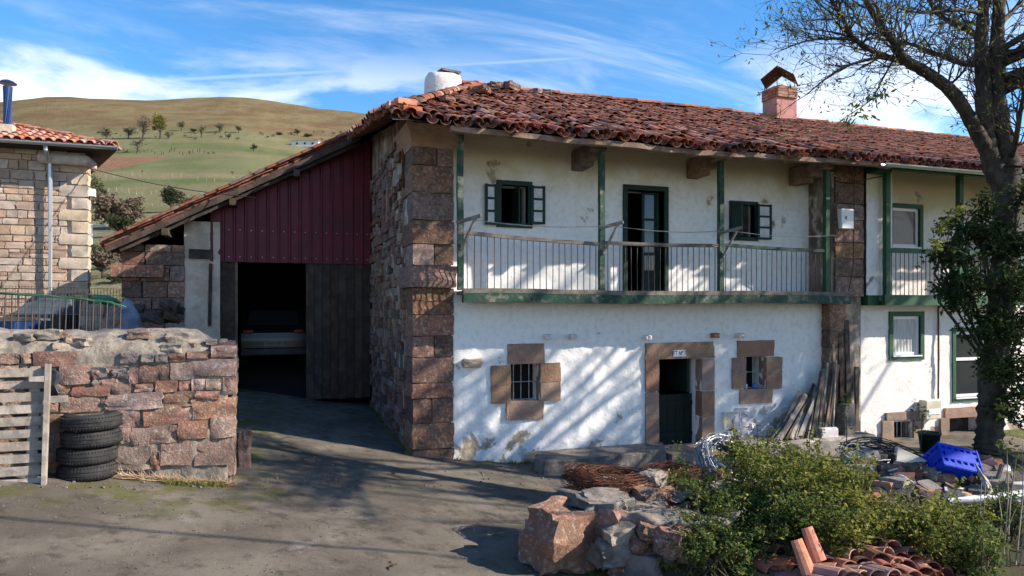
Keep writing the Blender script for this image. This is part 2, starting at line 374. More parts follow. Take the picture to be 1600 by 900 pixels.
def grid_wall(name, x0, x1, z0, z1, Y, holes, res, amp, mat, parent, reveal=.35, zt=None, flip=1):
    # plaster wall facing -Y with real lumps and true openings with reveals
    xs = sorted(set([x0+(x1-x0)*i/max(1, round((x1-x0)/res)) for i in range(max(1, round((x1-x0)/res))+1)]))
    zs = [z0+(z1-z0)*i/max(1, round((z1-z0)/res)) for i in range(max(1, round((z1-z0)/res))+1)]
    def snap(l, vals):
        for v in vals:
            i = min(range(len(l)), key=lambda k: abs(l[k]-v)); l[i] = v
        return l
    for h in holes: snap(xs, h[:2]); snap(zs, h[2:])
    idx = {}; b = MB()
    def vid(i, j):
        if (i, j) not in idx:
            x, z = xs[i], zs[j]
            d = amp*(1.3*nz(x*2.2, z*2.2, 3)+.8*nz(x*6, z*6, 9)+.5*nz(x*15, z*15, 5))
            e = min(1, min([max(h[0]-x, x-h[1], h[2]-z, z-h[3])/.08 for h in holes]+[1])); d *= max(0, e)
            idx[i, j] = len(b.v); b.v.append((x, Y-d, z))
        return idx[i, j]
    for i in range(len(xs)-1):
        for j in range(len(zs)-1):
            cx, cz = (xs[i]+xs[i+1])/2, (zs[j]+zs[j+1])/2
            if any(h[0] < cx < h[1] and h[2] < cz < h[3] for h in holes): continue
            b.f.append((vid(i, j), vid(i+1, j), vid(i+1, j+1), vid(i, j+1)))
    for h in holes:
        a, c, e, g = h
        b.add([(a, Y, e), (a, Y+reveal, e), (a, Y+reveal, g), (a, Y, g)], [(0, 1, 2, 3)])
        b.add([(c, Y, e), (c, Y+reveal, e), (c, Y+reveal, g), (c, Y, g)], [(3, 2, 1, 0)])
        b.add([(a, Y, g), (c, Y, g), (c, Y+reveal, g), (a, Y+reveal, g)], [(0, 1, 2, 3)])
        b.add([(a, Y, e), (c, Y, e), (c, Y+reveal, e), (a, Y+reveal, e)], [(3, 2, 1, 0)])
    return b.build(name, mat, parent, smooth=True, fix=False)
# barrel tiles
def tile_geo(L=.44, r0=.098, r1=.078, n=6, th=.014, full=True):
    b = MB(); k = n+1
    for (y, r) in ((0, r0), (L, r1)):
        for rr in ((r, r-th) if full else (r,)):
            for i in range(k):
                t = math.pi*i/n; b.v.append((rr*math.cos(t), y, rr*math.sin(t)*.82))
    if full:
        for i in range(n):
            b.f += [(i, 2*k+i, 2*k+i+1, i+1), (k+i, k+i+1, 3*k+i+1, 3*k+i), (i, i+1, k+i+1, k+i), (2*k+i, 3*k+i, 3*k+i+1, 2*k+i+1)]
        b.f += [(0, k, 3*k, 2*k), (n, 2*k+n, 3*k+n, k+n)]
    else:
        for i in range(n): b.f.append((i, k+i, k+i+1, i+1))
    return b
TG = tile_geo(); TGS = tile_geo(n=5, full=True)
TILE_ME = {m: TG.mesh('tile', m, False) for m in ('tile', 'tile_fresh', 'tile_new')}
def frame(o, side, down):
    # tile frame: local +Y runs up the slope, local X across, local Z away from the roof
    y = (-down).normalized(); x = side.normalized(); z = x.cross(y).normalized()
    if z.z < 0: x = -x; z = -z
    m = Matrix((x, y, z)).transposed().to_4x4(); return Matrix.Translation(o) @ m
def lay_tiles(parent, zf, cols, rows, posf, side, mat, single, jit=1.0, skip=None, name='tile', pitch=.21):
    """posf(c, r) -> (x, y); rows counted up from the eave; first `single` rows are parts of their own."""
    mass = MB()
    for c in range(cols):
        sag = R_.uniform(-.05, .05)*jit
        for r in range(rows):
            x, y = posf(c, r)
            if skip and skip(x, y): continue
            x2, y2 = posf(c, r+1); z, z2 = zf(x, y), zf(x2, y2)
            down = Vector((x-x2, y-y2, z-z2))
            o = Vector((x, y, z+.035)) + side*R_.uniform(-.022, .022)*jit + down.normalized()*(sag+R_.uniform(-.05, .05)*jit)
            o.z += .02*nz(x*1.3, y*1.3, 4)+R_.uniform(-.006, .016)*jit
            m = frame(o, side, down) @ Matrix.Rotation(R_.uniform(-.10, .10)*jit, 4, 'Z') @ Matrix.Rotation(-.045+R_.uniform(-.03, .03)*jit, 4, 'X') @ Matrix.Rotation(R_.uniform(-.12, .12)*jit, 4, 'Y')
            if r < single: put(name, TILE_ME[mat], parent, m)
            else: mass.add([m @ Vector(v) for v in TGS.v], TGS.f)
            # channel tile between the covers
            o2 = o+side*(pitch/2); o2.z += .035-.05
            m2 = frame(o2, side, down) @ Matrix.Rotation(math.pi, 4, 'Y') @ Matrix.Rotation(R_.uniform(-.06, .06)*jit, 4, 'Z') @ Matrix.Rotation(.03, 4, 'X')
            mass.add([m2 @ Vector(v) for v in TGS.v], TGS.f)
    if mass.v:
        o = mass.build('tile_course', 'tile_mass' if mat == 'tile' else mat, parent, fix=False); o['kind'] = 'stuff'
# leaves
def leaf_cloud(b, pts, size, asp=.5, droop=.2):
    for p in pts:
        s = size*R_.uniform(.6, 1.3)
        d = Vector((R_.gauss(0, 1), R_.gauss(0, 1), R_.gauss(-droop, .6))).normalized()
        n = d.cross(Vector((R_.gauss(0, 1), R_.gauss(0, 1), R_.gauss(0, 1)))).normalized(); k = n.cross(d)*.12*s
        w = n*s*asp*.5; p = Vector(p); o = len(b.v)
        b.v += [tuple(p), tuple(p+d*s*.45+w+k), tuple(p+d*s), tuple(p+d*s*.45-w+k)]
        b.f += [(o, o+1, o+2), (o, o+2, o+3)]
def blob(c, r, n, hollow=.5, lumps=9, sq=(1, 1, 1), seed=0):
    # points clumped through an uneven volume
    rr = random.Random(seed); c = Vector(c); ls = []
    for _ in range(lumps):
        d = Vector((rr.gauss(0, 1), rr.gauss(0, 1), rr.gauss(0, 1))).normalized()*rr.uniform(hollow, 1)*r*.75
        ls.append((Vector((d.x*sq[0], d.y*sq[1], d.z*sq[2])), r*rr.uniform(.22, .5)))
    out = []
    for _ in range(n):
        l, q = rr.choice(ls); d = Vector((rr.gauss(0, 1), rr.gauss(0, 1), rr.gauss(0, 1))).normalized()*q*rr.random()**.45
        out.append(c+l+Vector((d.x*sq[0], d.y*sq[1], d.z*sq[2])))
    return out
def text(name, s, size, mat, parent, mw, ext=.002):
    cu = bpy.data.curves.new(name, 'FONT'); cu.body = s; cu.size = size; cu.align_x = 'CENTER'; cu.align_y = 'CENTER'; cu.extrude = ext
    t = bpy.data.objects.new(name, cu); col.objects.link(t); dg = bpy.context.evaluated_depsgraph_get()
    me = bpy.data.meshes.new_from_object(t.evaluated_get(dg)); bpy.data.objects.remove(t); me.materials.clear(); me.materials.append(MATS[mat])
    return put(name, me, parent, mw)
FACE = Matrix.Rotation(math.pi/2, 4, 'X')
# ------------------------------------------------------------------ ground and hillside
def axis(a, b, step, lo, hi, g):
    l = [a+(b-a)*i/round((b-a)/step) for i in range(round((b-a)/step)+1)]
    s = step; x = b
    while x < hi: s = min(s*g, 14); x += s; l.append(x)
    s = step; x = a
    while x > lo: s = min(s*g, 14); x -= s; l.insert(0, x)
    return l
gx, gy = axis(-12, 14, .2, -620, 700, 1.11), axis(-14, 9, .2, -90, 900, 1.11)
def terrain():
    nx, ny = len(gx), len(gy); vs = []
    for y in gy:
        for x in gx:
            z = ground(x, y)
            if -12 < x < 14 and -14 < y < 9:
                m, _ = garden(x, y)
                z += .012*nz(x*2.5, y*2.5)+.05*m*nz(x*3, y*3, 2)+.02*nz(x*.7, y*.7, 8)
            vs.append((x, y, z))
    near, far = [], []
    for j in range(ny-1):
        for i in range(nx-1):
            f = (j*nx+i, j*nx+i+1, (j+1)*nx+i+1, (j+1)*nx+i)
            (near if gx[i] >= -12.01 and gx[i+1] <= 14.01 and gy[j] < 9 else far).append(f)
    for nm, fs, mt in (('yard_ground', near, 'yard'), ('hillside', far, 'hill')):
        me = bpy.data.meshes.new(nm); used = sorted({i for f in fs for i in f}); mp = {k: n for n, k in enumerate(used)}
        me.from_pydata([vs[i] for i in used], [], [tuple(mp[i] for i in f) for f in fs]); me.materials.append(MATS[mt])
        me.polygons.foreach_set('use_smooth', [True]*len(me.polygons)); o = put(nm, me); o['kind'] = 'structure'
def yard_mat():
    m = bpy.data.materials.new('yard'); m.use_nodes = True; MATS['yard'] = m; t = NT(m.node_tree); b = m.node_tree.nodes['Principled BSDF']
    vec = t.n('ShaderNodeNewGeometry').outputs['Position']
    s = t.n('ShaderNodeSeparateXYZ'); t.l(vec, s.inputs[0])
    n1 = t.noise(vec, .75, 6, .6, .4); n2 = t.noise(vec, 3.5, 8, .7); n3 = t.noise(vec, 60, 3, .7)
    c = t.mix(t.ramp(n1, .36, .62), (.105, .090, .072), (.180, .155, .125))
    c = t.mix(t.math('MULTIPLY', t.ramp(n2, .48, .68), .75), c, (.042, .037, .028))
    c = t.mix(t.math('MULTIPLY', t.ramp(t.noise(vec, 1.7, 7, .7), .58, .68), .7), c, (.24, .215, .19))
    c = t.mix(t.math('MULTIPLY', t.ramp(n3, .55, .75), .5), c, (.24, .215, .185))
    # moss on the damp strip by the stone wall
    dm = t.math('MULTIPLY', t.ramp(s.outputs[1], -4.4, -3.2), t.ramp(s.outputs[0], -1.5, -2.9))
    c = t.mix(t.math('MULTIPLY', t.math('MULTIPLY', dm, t.ramp(t.noise(vec, 2.4, 6, .6), .46, .6)), .8), c, (.10, .10, .025))
    # garden soil
    mk = t.math('MULTIPLY', t.ramp(t.math('SUBTRACT', s.outputs[0], t.math('MULTIPLY', t.math('MAXIMUM', t.math('ADD', s.outputs[1], 5.3), 0), .42)), 1.1, 1.5), t.ramp(s.outputs[1], -3.6, -4.1))
    c = t.mix(mk, c, t.mix(t.ramp(n2, .4, .6), (.07, .052, .035), (.055, .06, .02)))
    t.l(c, b.inputs['Base Color']); b.inputs['Roughness'].default_value = .92; b.inputs['Specular IOR Level'].default_value = .2
    bp = t.n('ShaderNodeBump'); bp.inputs['Strength'].default_value = .9; bp.inputs['Distance'].default_value = .02
    vo = t.n('ShaderNodeTexVoronoi', feature='DISTANCE_TO_EDGE'); vo.inputs['Scale'].default_value = .55
    wob = t.n('ShaderNodeVectorMath', operation='ADD'); t.l(vec, wob.inputs[0]); wn_ = t.n('ShaderNodeTexNoise'); wn_.inputs['Scale'].default_value = 1.4; wn_.inputs['Detail'].default_value = 6; t.l(vec, wn_.inputs['Vector']); t.l(wn_.outputs['Color'], wob.inputs[1]); t.l(wob.outputs[0], vo.inputs['Vector'])
    crack = t.ramp(vo.outputs['Distance'], .010, .0)
    c = t.mix(t.math('MULTIPLY', crack, .10), c, (.03, .027, .02)); t.l(c, b.inputs['Base Color'])
    t.l(t.math('SUBTRACT', t.math('ADD', t.noise(vec, 70, 4, .8), t.noise(vec, 9, 6, .7)), t.math('MULTIPLY', crack, .15)), bp.inputs['Height']); t.l(bp.outputs[0], b.inputs['Normal'])
yard_mat()
def hill_mat():
    m = bpy.data.materials.new('hill'); m.use_nodes = True; MATS['hill'] = m; t = NT(m.node_tree); b = m.node_tree.nodes['Principled BSDF']
    vec = t.n('ShaderNodeNewGeometry').outputs['Position']; s = t.n('ShaderNodeSeparateXYZ'); t.l(vec, s.inputs[0])
    rel = t.n('ShaderNodeVectorMath', operation='SUBTRACT'); t.l(vec, rel.inputs[0]); rel.inputs[1].default_value = (CAM.x, CAM.y, 0)
    def dot(v): d = t.n('ShaderNodeVectorMath', operation='DOT_PRODUCT'); t.l(rel.outputs[0], d.inputs[0]); d.inputs[1].default_value = v; return d.outputs['Value']
    F, Rr = dot(CF), dot(CR)                       # distance up the hill and along it (world directions)
    wv = t.math('MULTIPLY', t.math('SUBTRACT', t.noise(vec, .02, 4, .5), .5), 22)
    Fw = t.math('ADD', F, wv)
    n1 = t.noise(vec, .035, 6, .6); n2 = t.noise(vec, .3, 8, .75)
    grass = t.mix(t.ramp(n1, .38, .6), (.112, .130, .058), (.165, .160, .085))
    dry = t.mix(t.ramp(n2, .35, .65), (.23, .19, .118), (.18, .16, .088))
    def band(a, b, e=5): return t.math('MULTIPLY', t.ramp(Fw, a-e, a+e), t.ramp(Fw, b+e, b-e))
    c = grass
    for a, b_, am in ((30, 100, .75), (112, 138, .6), (156, 176, .75), (262, 300, .55), (215, 228, .4)):
        c = t.mix(t.math('MULTIPLY', band(a, b_), am), c, dry)
    # ploughed field, a wedge on the left
    pf = t.math('MULTIPLY', t.math('MULTIPLY', t.ramp(F, 177, 180), t.ramp(F, 223, 220)), t.ramp(t.math('ADD', Rr, t.math('MULTIPLY', t.math('SUBTRACT', F, 178), .10)), -102, -105))
    c = t.mix(pf, c, t.mix(t.ramp(n2, .3, .7), (.25, .14, .09), (.19, .11, .072)))
    heath = t.mix(t.ramp(t.noise(vec, .05, 7, .7), .36, .62), (.145, .095, .056), (.19, .152, .082))
    heath = t.mix(t.math('MULTIPLY', t.ramp(n2, .52, .72), .6), heath, (.06, .047, .025))
    c = t.mix(t.ramp(Fw, 296, 312), c, heath)
    c = t.mix(t.math('MULTIPLY', t.ramp(n2, .5, .75), .45), c, (.12, .115, .045))
    c = t.mix(t.math('MULTIPLY', t.ramp(t.noise(vec, 1.1, 6, .8), .5, .7), .4), c, (.10, .10, .04))
    t.l(c, b.inputs['Base Color']); b.inputs['Roughness'].default_value = 1; b.inputs['Specular IOR Level'].default_value = 0
    bp = t.n('ShaderNodeBump'); bp.inputs['Strength'].default_value = .6; bp.inputs['Distance'].default_value = .8
    t.l(t.noise(vec, .9, 6, .75), bp.inputs['Height']); t.l(bp.outputs[0], b.inputs['Normal'])
hill_mat()
terrain()
# ------------------------------------------------------------------ farmhouse
house = tag(empty('farmhouse'), 'old two storey farmhouse with whitewashed front, green wooden balcony and sagging red tile roof', 'house')
XR = 9.98                                     # right end of the farmhouse
YU, YB = .45, -.5                             # upper wall plane, balcony front
def zfront(x, y): return 5.86+.44*(y+1)-.05*math.sin(max(0, min(1, x/10))*math.pi)*(1-sm(-1, 4, y)) + .05*nz(x*.7, y*.6, 1) + .03*nz(x*2.1, y*.9, 6)
def zhip(x, y): return 6.0+.15*(y+1)+.47*(x+.5)
def zmain(x, y): return min(zfront(x, y), zhip(x, y) if x < 6 else 99, 8.12-.44*(y-4))
# front wall, ground floor
w1 = rect(797, 568, 844, 627, 0); w2 = rect(1163, 556, 1196, 608, 0); dr = list(rect(1028, 560, 1096, 700, 0)); dr[2] = -.10
lowall = grid_wall('front_wall', .70, 9.05, -.75, 3.05, 0, [w1, w2, tuple(dr)], .045, .020, 'plaster_low', house, .45)
ux1 = rect(782, 290, 824, 349, YU); ux2 = rect(1143, 320, 1178, 371, YU); ud = list(rect(979, 298, 1037, 452, YU)); ud[2] = 3.03
upwall = grid_wall('upper_wall', .70, 9.9, 2.95, 6.42, YU, [ux1, ux2, tuple(ud)], .06, .010, 'plaster_up', house, .35)
# other walls as thick slabs, floors inside
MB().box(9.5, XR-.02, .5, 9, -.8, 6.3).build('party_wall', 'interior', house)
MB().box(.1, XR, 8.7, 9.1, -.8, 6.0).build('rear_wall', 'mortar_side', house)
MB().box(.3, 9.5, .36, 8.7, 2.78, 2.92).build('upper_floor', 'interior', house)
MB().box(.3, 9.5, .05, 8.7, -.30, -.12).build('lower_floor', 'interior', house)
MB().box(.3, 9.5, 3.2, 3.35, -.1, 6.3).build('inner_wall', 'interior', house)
# left gable wall: mortar skin with lumps, stones proud of it
side = MB(); Ny, Nz = 60, 70
def ztop(y): return zhip(0, y)-.16 if y > -.2 else zhip(0, -.2)-.2
slit = [(2.55, 2.95, 4.62, 5.25)]
for i in range(Ny+1):
    for j in range(Nz+1):
        y = -.02+(9-.0)*i/Ny; z = -.3+(ztop(y)+.3)*j/Nz
        side.v.append((.02-.03*nz(y*2, z*2, 7)-.02*nz(y*6, z*6, 1), y, z))
for i in range(Ny):
    for j in range(Nz):
        cy = -.02+9*(i+.5)/Ny; cz = -.3+(ztop(cy)+.3)*(j+.5)/Nz
        if any(a < cy < b and c < cz < d for a, b, c, d in slit): continue
        side.f.append((i*(Nz+1)+j, i*(Nz+1)+j+1, (i+1)*(Nz+1)+j+1, (i+1)*(Nz+1)+j))
sw = side.build('side_wall', 'mortar_side', house, smooth=True, fix=False)
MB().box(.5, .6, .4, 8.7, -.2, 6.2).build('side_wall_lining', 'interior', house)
for (cy, cz, ww, hh) in courses(.75, 5.6, .0, 6.1, (.12, .26), (.14, .42), slit):
    if cz+hh/2 > ztop(cy)-.1 or R_.random() < .5: continue
    stone(sw, (.025, cy, cz), (.10+R_.uniform(0, .05), ww*.93, hh*.9), 'stone_block', 'rough')
# slit surround and rusty hanging bar
for c, s in (((-.0, 2.47, 4.9), (.16, .2, .75)), ((-.0, 3.03, 4.9), (.16, .2, .75)), ((.0, 2.75, 5.38), (.16, .8, .26)), ((.0, 2.75, 4.48), (.16, .8, .26))): stone(sw, c, s, 'stone_block', 'block')
MB().box(-.06, -.02, .72, .78, 5.0, 5.85).build('iron_strap', 'rust', house)
# corner pilaster of dressed blocks
pil = MB().box(.06, .70, .03, .72, -.4, 6.0).build('corner_pier', 'mortar', house)
zz = [-.25, .22, .68, 1.13, 1.40, 1.86, 2.24, 2.62, 2.86, 3.10, 3.50, 3.88, 4.30, 4.80, 5.28, 5.62]
for k, (a, b) in enumerate(zip(zz, zz[1:])):
    led = 1 if abs((a+b)/2-3.3) < .22 else 0
    wide = led or R_.random() < .55
    y1 = R_.uniform(.45, 1.05)
    if wide: stone(pil, (.36-.02*led, y1/2-.06*led-.02, (a+b)/2), (.76+.1*led, y1+.06+.08*led, (b-a)*.975), 'stone_block', 'block')
    else:
        s = R_.uniform(.3, .46)
        stone(pil, (s/2-.01, y1/2-.02, (a+b)/2), (s*.98, y1+.05, (b-a)*.975), 'stone_block', 'block')
        stone(pil, ((s+.74)/2, .3, (a+b)/2), ((.74-s)*.98, .66, (b-a)*.975), 'stone_block', 'block')
stone(pil, (.33, .18, -.33), (.95, .75, .42), 'stone_block', 'rough')
# flared corbel on top of the pier
cb = MB()
for t in range(5):
    f = (t/4)**1.6
    cb.v += [(-.02-.16*f, .9, 5.60+.085*t), (-.02-.16*f, -.02-.34*f, 5.60+.085*t), (.75+.10*f, -.02-.34*f, 5.60+.085*t), (.75+.10*f, .9, 5.60+.085*t)]
cb.f = [(t*4+i, t*4+(i+1) % 4, t*4+4+(i+1) % 4, t*4+4+i) for t in range(4) for i in range(4)]+[(16, 17, 18, 19), (3, 2, 1, 0)]
cb.build('corbel', 'stone_dress', house)
# right pier between the houses
pr = MB().box(9.10, XR-.06, -.22, .45, -.6, 5.7).build('party_pier', 'mortar_side', house)
z = -.5
while z < 5.55:
    h = R_.uniform(.32, .52); low_ = z < 2.8
    stone(pr, (9.27 if low_ else 9.56, -.06 if low_ else -.10, z+h/2), (.46 if low_ else .78, .36, h*.96), 'stone_block', 'block'); z += h
# dressed stones round the openings
def dress(name, lst, Y=0, proud=.035):
    for (a, b, c, d) in lst:
        x0, x1, z0, z1 = rect(a, b, c, d, Y)
        stone(house, ((x0+x1)/2, Y+.11-proud+R_.uniform(0, .015), (z0+z1)/2), (x1-x0+.012, .25, z1-z0+.012), 'stone_dress', 'block', name=name, ry=R_.uniform(-.012, .012))
dress('window_stone', [(793, 537, 850, 568), (767, 571, 797, 601), (767, 602, 797, 630), (844, 567, 875, 596), (844, 597, 875, 626), (790, 627, 848, 655)])
dress('window_stone', [(1152, 532, 1208, 557), (1143, 559, 1163, 582), (1143, 583, 1163, 607), (1196, 558, 1220, 583), (1196, 584, 1220, 607), (1155, 608, 1205, 630)])
dress('door_stone', [(1008, 535, 1115, 560), (1008, 561, 1028, 612), (1008, 613, 1028, 655), (1008, 656, 1028, 700), (1096, 561, 1115, 610), (1096, 611, 1115, 650), (1096, 651, 1115, 698)])
for px, py in ((855, 526), (893, 526), (1010, 527), (1115, 524), (1154, 524)):
    p = onY(px, py, -.03); stone(house, (p.x, -.05, p.z), (.13, .22, .10), 'chimney_white' if px != 1115 else 'stone_dress', 'rock', name='corbel_stone')
p = onY(737, 567, 0); stone(house, (p.x, -.01, p.z), (.36, .24, .16), 'stone_pale', 'rock', name='corbel_stone')
# rubble showing where the plaster is gone
for k in range(26):
    p = onY(R_.uniform(1135, 1225), R_.uniform(640, 680), 0); stone(house, (p.x, .0, p.z), (R_.uniform(.14, .3), .12, R_.uniform(.12, .2)), 'chimney_white', 'rock', name='rubble_stone', rot=R_.uniform(-.4, .4))
# barred ground-floor windows
def bars(win, rc, Y, xs, zs, m='wire_grey', r=.009):
    x0, x1, z0, z1 = rc
    for f in xs: MB().tube([(x0+(x1-x0)*f, Y, z0-.02), (x0+(x1-x0)*f, Y, z1+.02)], r, 6).build('bar', m, win)
    for f in zs: MB().tube([(x0-.02, Y-.012, z0+(z1-z0)*f), (x1+.02, Y-.012, z0+(z1-z0)*f)], r, 6).build('bar', m, win)
for rc, xs in ((w1, (.2, .45, .72)), (w2, (.3, .62))):
    x0, x1, z0, z1 = rc
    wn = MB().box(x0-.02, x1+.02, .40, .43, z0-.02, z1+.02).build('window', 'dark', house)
    bars(wn, rc, .16, xs, (.5,))
# stable door: lower leaf shut, upper leaf open inside
x0, x1, z0, z1 = dr
d = MB()
for k in range(5):
    a = x0+.01+(x1-x0-.02)*k/5; d.box(a+.004, a+(x1-x0-.02)/5-.004, .33, .37, z0+.02, z0+1.05)
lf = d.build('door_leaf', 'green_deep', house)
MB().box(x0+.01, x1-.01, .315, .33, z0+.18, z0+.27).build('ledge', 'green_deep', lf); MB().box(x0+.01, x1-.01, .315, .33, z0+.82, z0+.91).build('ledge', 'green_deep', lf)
MB().box(x1-.12, x1-.06, .35, 1.15, z0+1.08, z1-.02).build('upper_door_leaf', 'green_dark', house)
MB().box(x0-.05, x1+.05, .38, .44, z0, z0+.05).build('threshold', 'stone_dress', house)
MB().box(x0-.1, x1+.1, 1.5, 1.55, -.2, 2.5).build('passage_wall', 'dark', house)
# enamel street plate on the lintel
a, b, c, d_ = rect(1052, 547, 1072, 557, -.05)
pl = MB().box(a, b, -.052, -.03, c, d_).build('street_plate', 'sign_white', house)
text('lettering', 'ET Nº 7', (d_-c)*.98, 'sign_ink', pl, Matrix.Translation(((a+b)/2, -.0535, (c+d_)/2)) @ FACE @ Matrix.Diagonal((.72, 1, 1, 1)))
# framed tile picture by the door
a, b, c, d_ = rect(1132, 645, 1155, 668, -.05)
fr = MB().box(a, b, -.06, -.0, c, d_).build('wall_panel', 'panel_cream', house)
for q in ((a-.02, b+.02, c-.02, c), (a-.02, b+.02, d_, d_+.02), (a-.02, a, c, d_), (b, b+.02, c, d_)): MB().box(q[0], q[1], -.075, -.0, q[2], q[3]).build('moulding', 'chimney_white', fr)
# ---- upper windows with opened shutters
def shutter(win, x0, x1, z0, z1, Y, n=3):
    s = .055; fr = MB()
    fr.box(x0, x0+s, Y-.035, Y, z0, z1).box(x1-s, x1, Y-.035, Y, z0, z1)
    for k in range(n+1):
        zz_ = z0+(z1-z0-s)*k/n; fr.box(x0+s, x1-s, Y-.033, Y-.002, zz_, zz_+s*.8)
    sh = fr.build('shutter', 'green_dark', win)
    for k in range(n):
        zz_ = z0+(z1-z0-s)*k/n; MB().box(x0+s, x1-s, Y-.022, Y-.012, zz_+s*.8, zz_+(z1-z0-s)/n).build('pane', 'pane_white', win)
def frame_of(rc, Y, w_, name, mat, parent, dep=.06):
    x0, x1, z0, z1 = rc; m = MB()
    m.box(x0-w_, x0, Y-dep, Y+.12, z0-w_, z1+w_).box(x1, x1+w_, Y-dep, Y+.12, z0-w_, z1+w_)
    m.box(x0, x1, Y-dep+.002, Y+.12, z1, z1+w_).box(x0, x1, Y-dep+.002, Y+.12, z0-w_, z0)
    return m.build(name, mat, parent)
wa = frame_of(ux1, YU, .085, 'window', 'green_dark', house)
r = rect(758, 287, 777, 351, YU-.1); shutter(wa, r[0], r[1], r[2], r[3], YU-.07)
r = rect(830, 290, 852, 350, YU-.1); shutter(wa, r[0], r[1], r[2], r[3], YU-.07)
MB().box(ux1[1]-.16, ux1[1]-.13, YU+.05, YU+.5, ux1[2], ux1[3]).build('inner_shutter', 'green_dark', wa)
wb = frame_of(ux2, YU, .07, 'window', 'green_dark', house)
r = rect(1184, 319, 1206, 374, YU-.1); shutter(wb, r[0], r[1], r[2], r[3], YU-.07)
MB().box(ux2[0]-.06, ux2[0]-.02, YU-.42, YU-.08, ux2[2], ux2[3]).build('shutter', 'green_dark', wb)
MB().box(ux2[1]-.12, ux2[1]-.09, YU+.03, YU+.4, ux2[2], ux2[3]).build('inner_shutter', 'wood_grey', wb)
x0, x1, z0, z1 = ud
bd = MB().box(x0-.09, x0, YU-.05, YU+.2, z0, z1+.1).box(x1, x1+.09, YU-.05, YU+.2, z0, z1+.1).box(x0, x1, YU-.048, YU+.2, z1, z1+.1).build('balcony_door', 'green_dark', house)
lf = MB().box(x1-.42, x1-.36, YU+.16, YU+.20, z0, z1).box(x1-.07, x1-.01, YU+.16, YU+.20, z0, z1)
for k in range(4): lf.box(x1-.36, x1-.07, YU+.162, YU+.198, z0+.45+k*(z1-z0-.5)/3, z0+.5+k*(z1-z0-.5)/3)
lf.box(x1-.36, x1-.07, YU+.165, YU+.195, z0, z0+.45); lf.build('door_leaf', 'green_dark', bd)
for k in range(3): MB().box(x1-.36, x1-.07, YU+.175, YU+.185, z0+.5+k*(z1-z0-.5)/3, z0+.45+(k+1)*(z1-z0-.5)/3).build('pane', 'glass', bd)
# ---- balcony
XB0, XB1 = .80, 9.22
bal = MB().box(XB0, XB1, YB-.02, YU, 2.98, 3.04).build('balcony', 'wood_grey', house)
fb = MB(); n = 44
def by(x): return .012*math.sin(x*1.1)+.008*nz(x*1.7, 0)
for i in range(n+1):
    x = XB0-.03+(XB1-XB0+.1)*i/n; q = by(x)
    for (yy, zz_) in ((YB-.10, 2.83), (YB+.02, 2.83), (YB+.02, 2.99), (YB-.10, 2.99)): fb.v.append((x, yy+.006*nz(x*9, yy*30), zz_+q))
fb.f = [(i*4+k, i*4+(k+1) % 4, i*4+4+(k+1) % 4, i*4+4+k) for i in range(n) for k in range(4)]+[(3, 2, 1, 0), (n*4, n*4+1, n*4+2, n*4+3)]
fb.build('edge_beam', 'green_old', bal)
sl_ = MB()
for i in range(n+1):
    x = XB0-.02+(XB1-XB0+.04)*i/n; q = by(x)
    for (yy, zz_) in ((YB-.06, 2.995), (YB+.05, 2.995), (YB+.05, 3.075), (YB-.06, 3.075)): sl_.v.append((x, yy, zz_+q+.004*nz(x*8, yy*40, 5)))
sl_.f = [(i*4+k, i*4+(k+1) % 4, i*4+4+(k+1) % 4, i*4+4+k) for i in range(n) for k in range(4)]+[(3, 2, 1, 0), (n*4, n*4+1, n*4+2, n*4+3)]
sl_.build('sill_rail', 'wood_grey', bal)
for k in range(15):
    x = .95+k*.58; MB().box(x-.05, x+.05, YB-.07, .1, 2.86, 2.975, .006).build('joist', 'wood_grey', bal)
posts = [onY(px, 400, YB).x for px in (719, 940, 1126, 1291)]
for k, x in enumerate(posts):
    zt = zfront(x, YB)-.16
    pts = [(x+.015*nz(x, z_*1.3), YB+.01*nz(z_, x), z_) for z_ in (3.05, 3.6, 4.2, 4.8, 5.4, zt)]
    m = MB()
    for a, b in zip(pts, pts[1:]): m.beam(a, b, .10, .10, Vector((0, 1, 0)))
    m.build('post', 'green_old' if k < 3 else 'green_new', bal)
    # clothes-line bracket
    if k < 3:
        m = MB().beam((x-.07, YB-.05, 4.22), (x+.28, YB-.32, 4.32), .06, .055).beam((x, YB-.06, 3.75), (x+.20, YB-.27, 4.28), .05, .035)
        m.build('line_bracket', 'wood_grey', bal)
rails = [4.00, 3.97, 3.90, 4.02]
rail_z = lambda x: next(((a+(b-a)*((x-p)/(q-p))) for (p, q, a, b) in ((posts[0], posts[1], 4.06, 3.93), (posts[1], posts[2], 3.96, 3.98), (posts[2], posts[3]+.2, 4.0, 3.94)) if p <= x <= q), 4.0)
for a, b, m_ in ((posts[0]+.05, posts[1]-.05, 'wood_grey'), (posts[1]+.05, posts[2]-.05, 'wood_grey'), (posts[2]+.05, posts[3]-.05, 'green_dark')):
    m = MB()
    for i in range(6):
        p, q = a+(b-a)*i/6, a+(b-a)*(i+1)/6
        m.beam((p, YB, rail_z(p)-.05*math.sin((p-a)/(b-a)*math.pi)*.3), (q, YB, rail_z(q)-.05*math.sin((q-a)/(b-a)*math.pi)*.3), .075, .065)
    m.build('hand_rail', m_, bal)
barme = MB().tube([(0, 0, 0), (0, 0, 1)], .009, 5).mesh('bar', 'iron')
x = posts[0]+.13
while x < posts[3]-.05:
    if min(abs(x-p) for p in posts) > .06:
        put('bar', barme, bal, Matrix.Translation((x, YB, 3.04)) @ Matrix.Rotation(R_.uniform(-.012, .012), 4, 'Y') @ Matrix.Diagonal((1, 1, rail_z(x)-3.06, 1)))
    x += .124
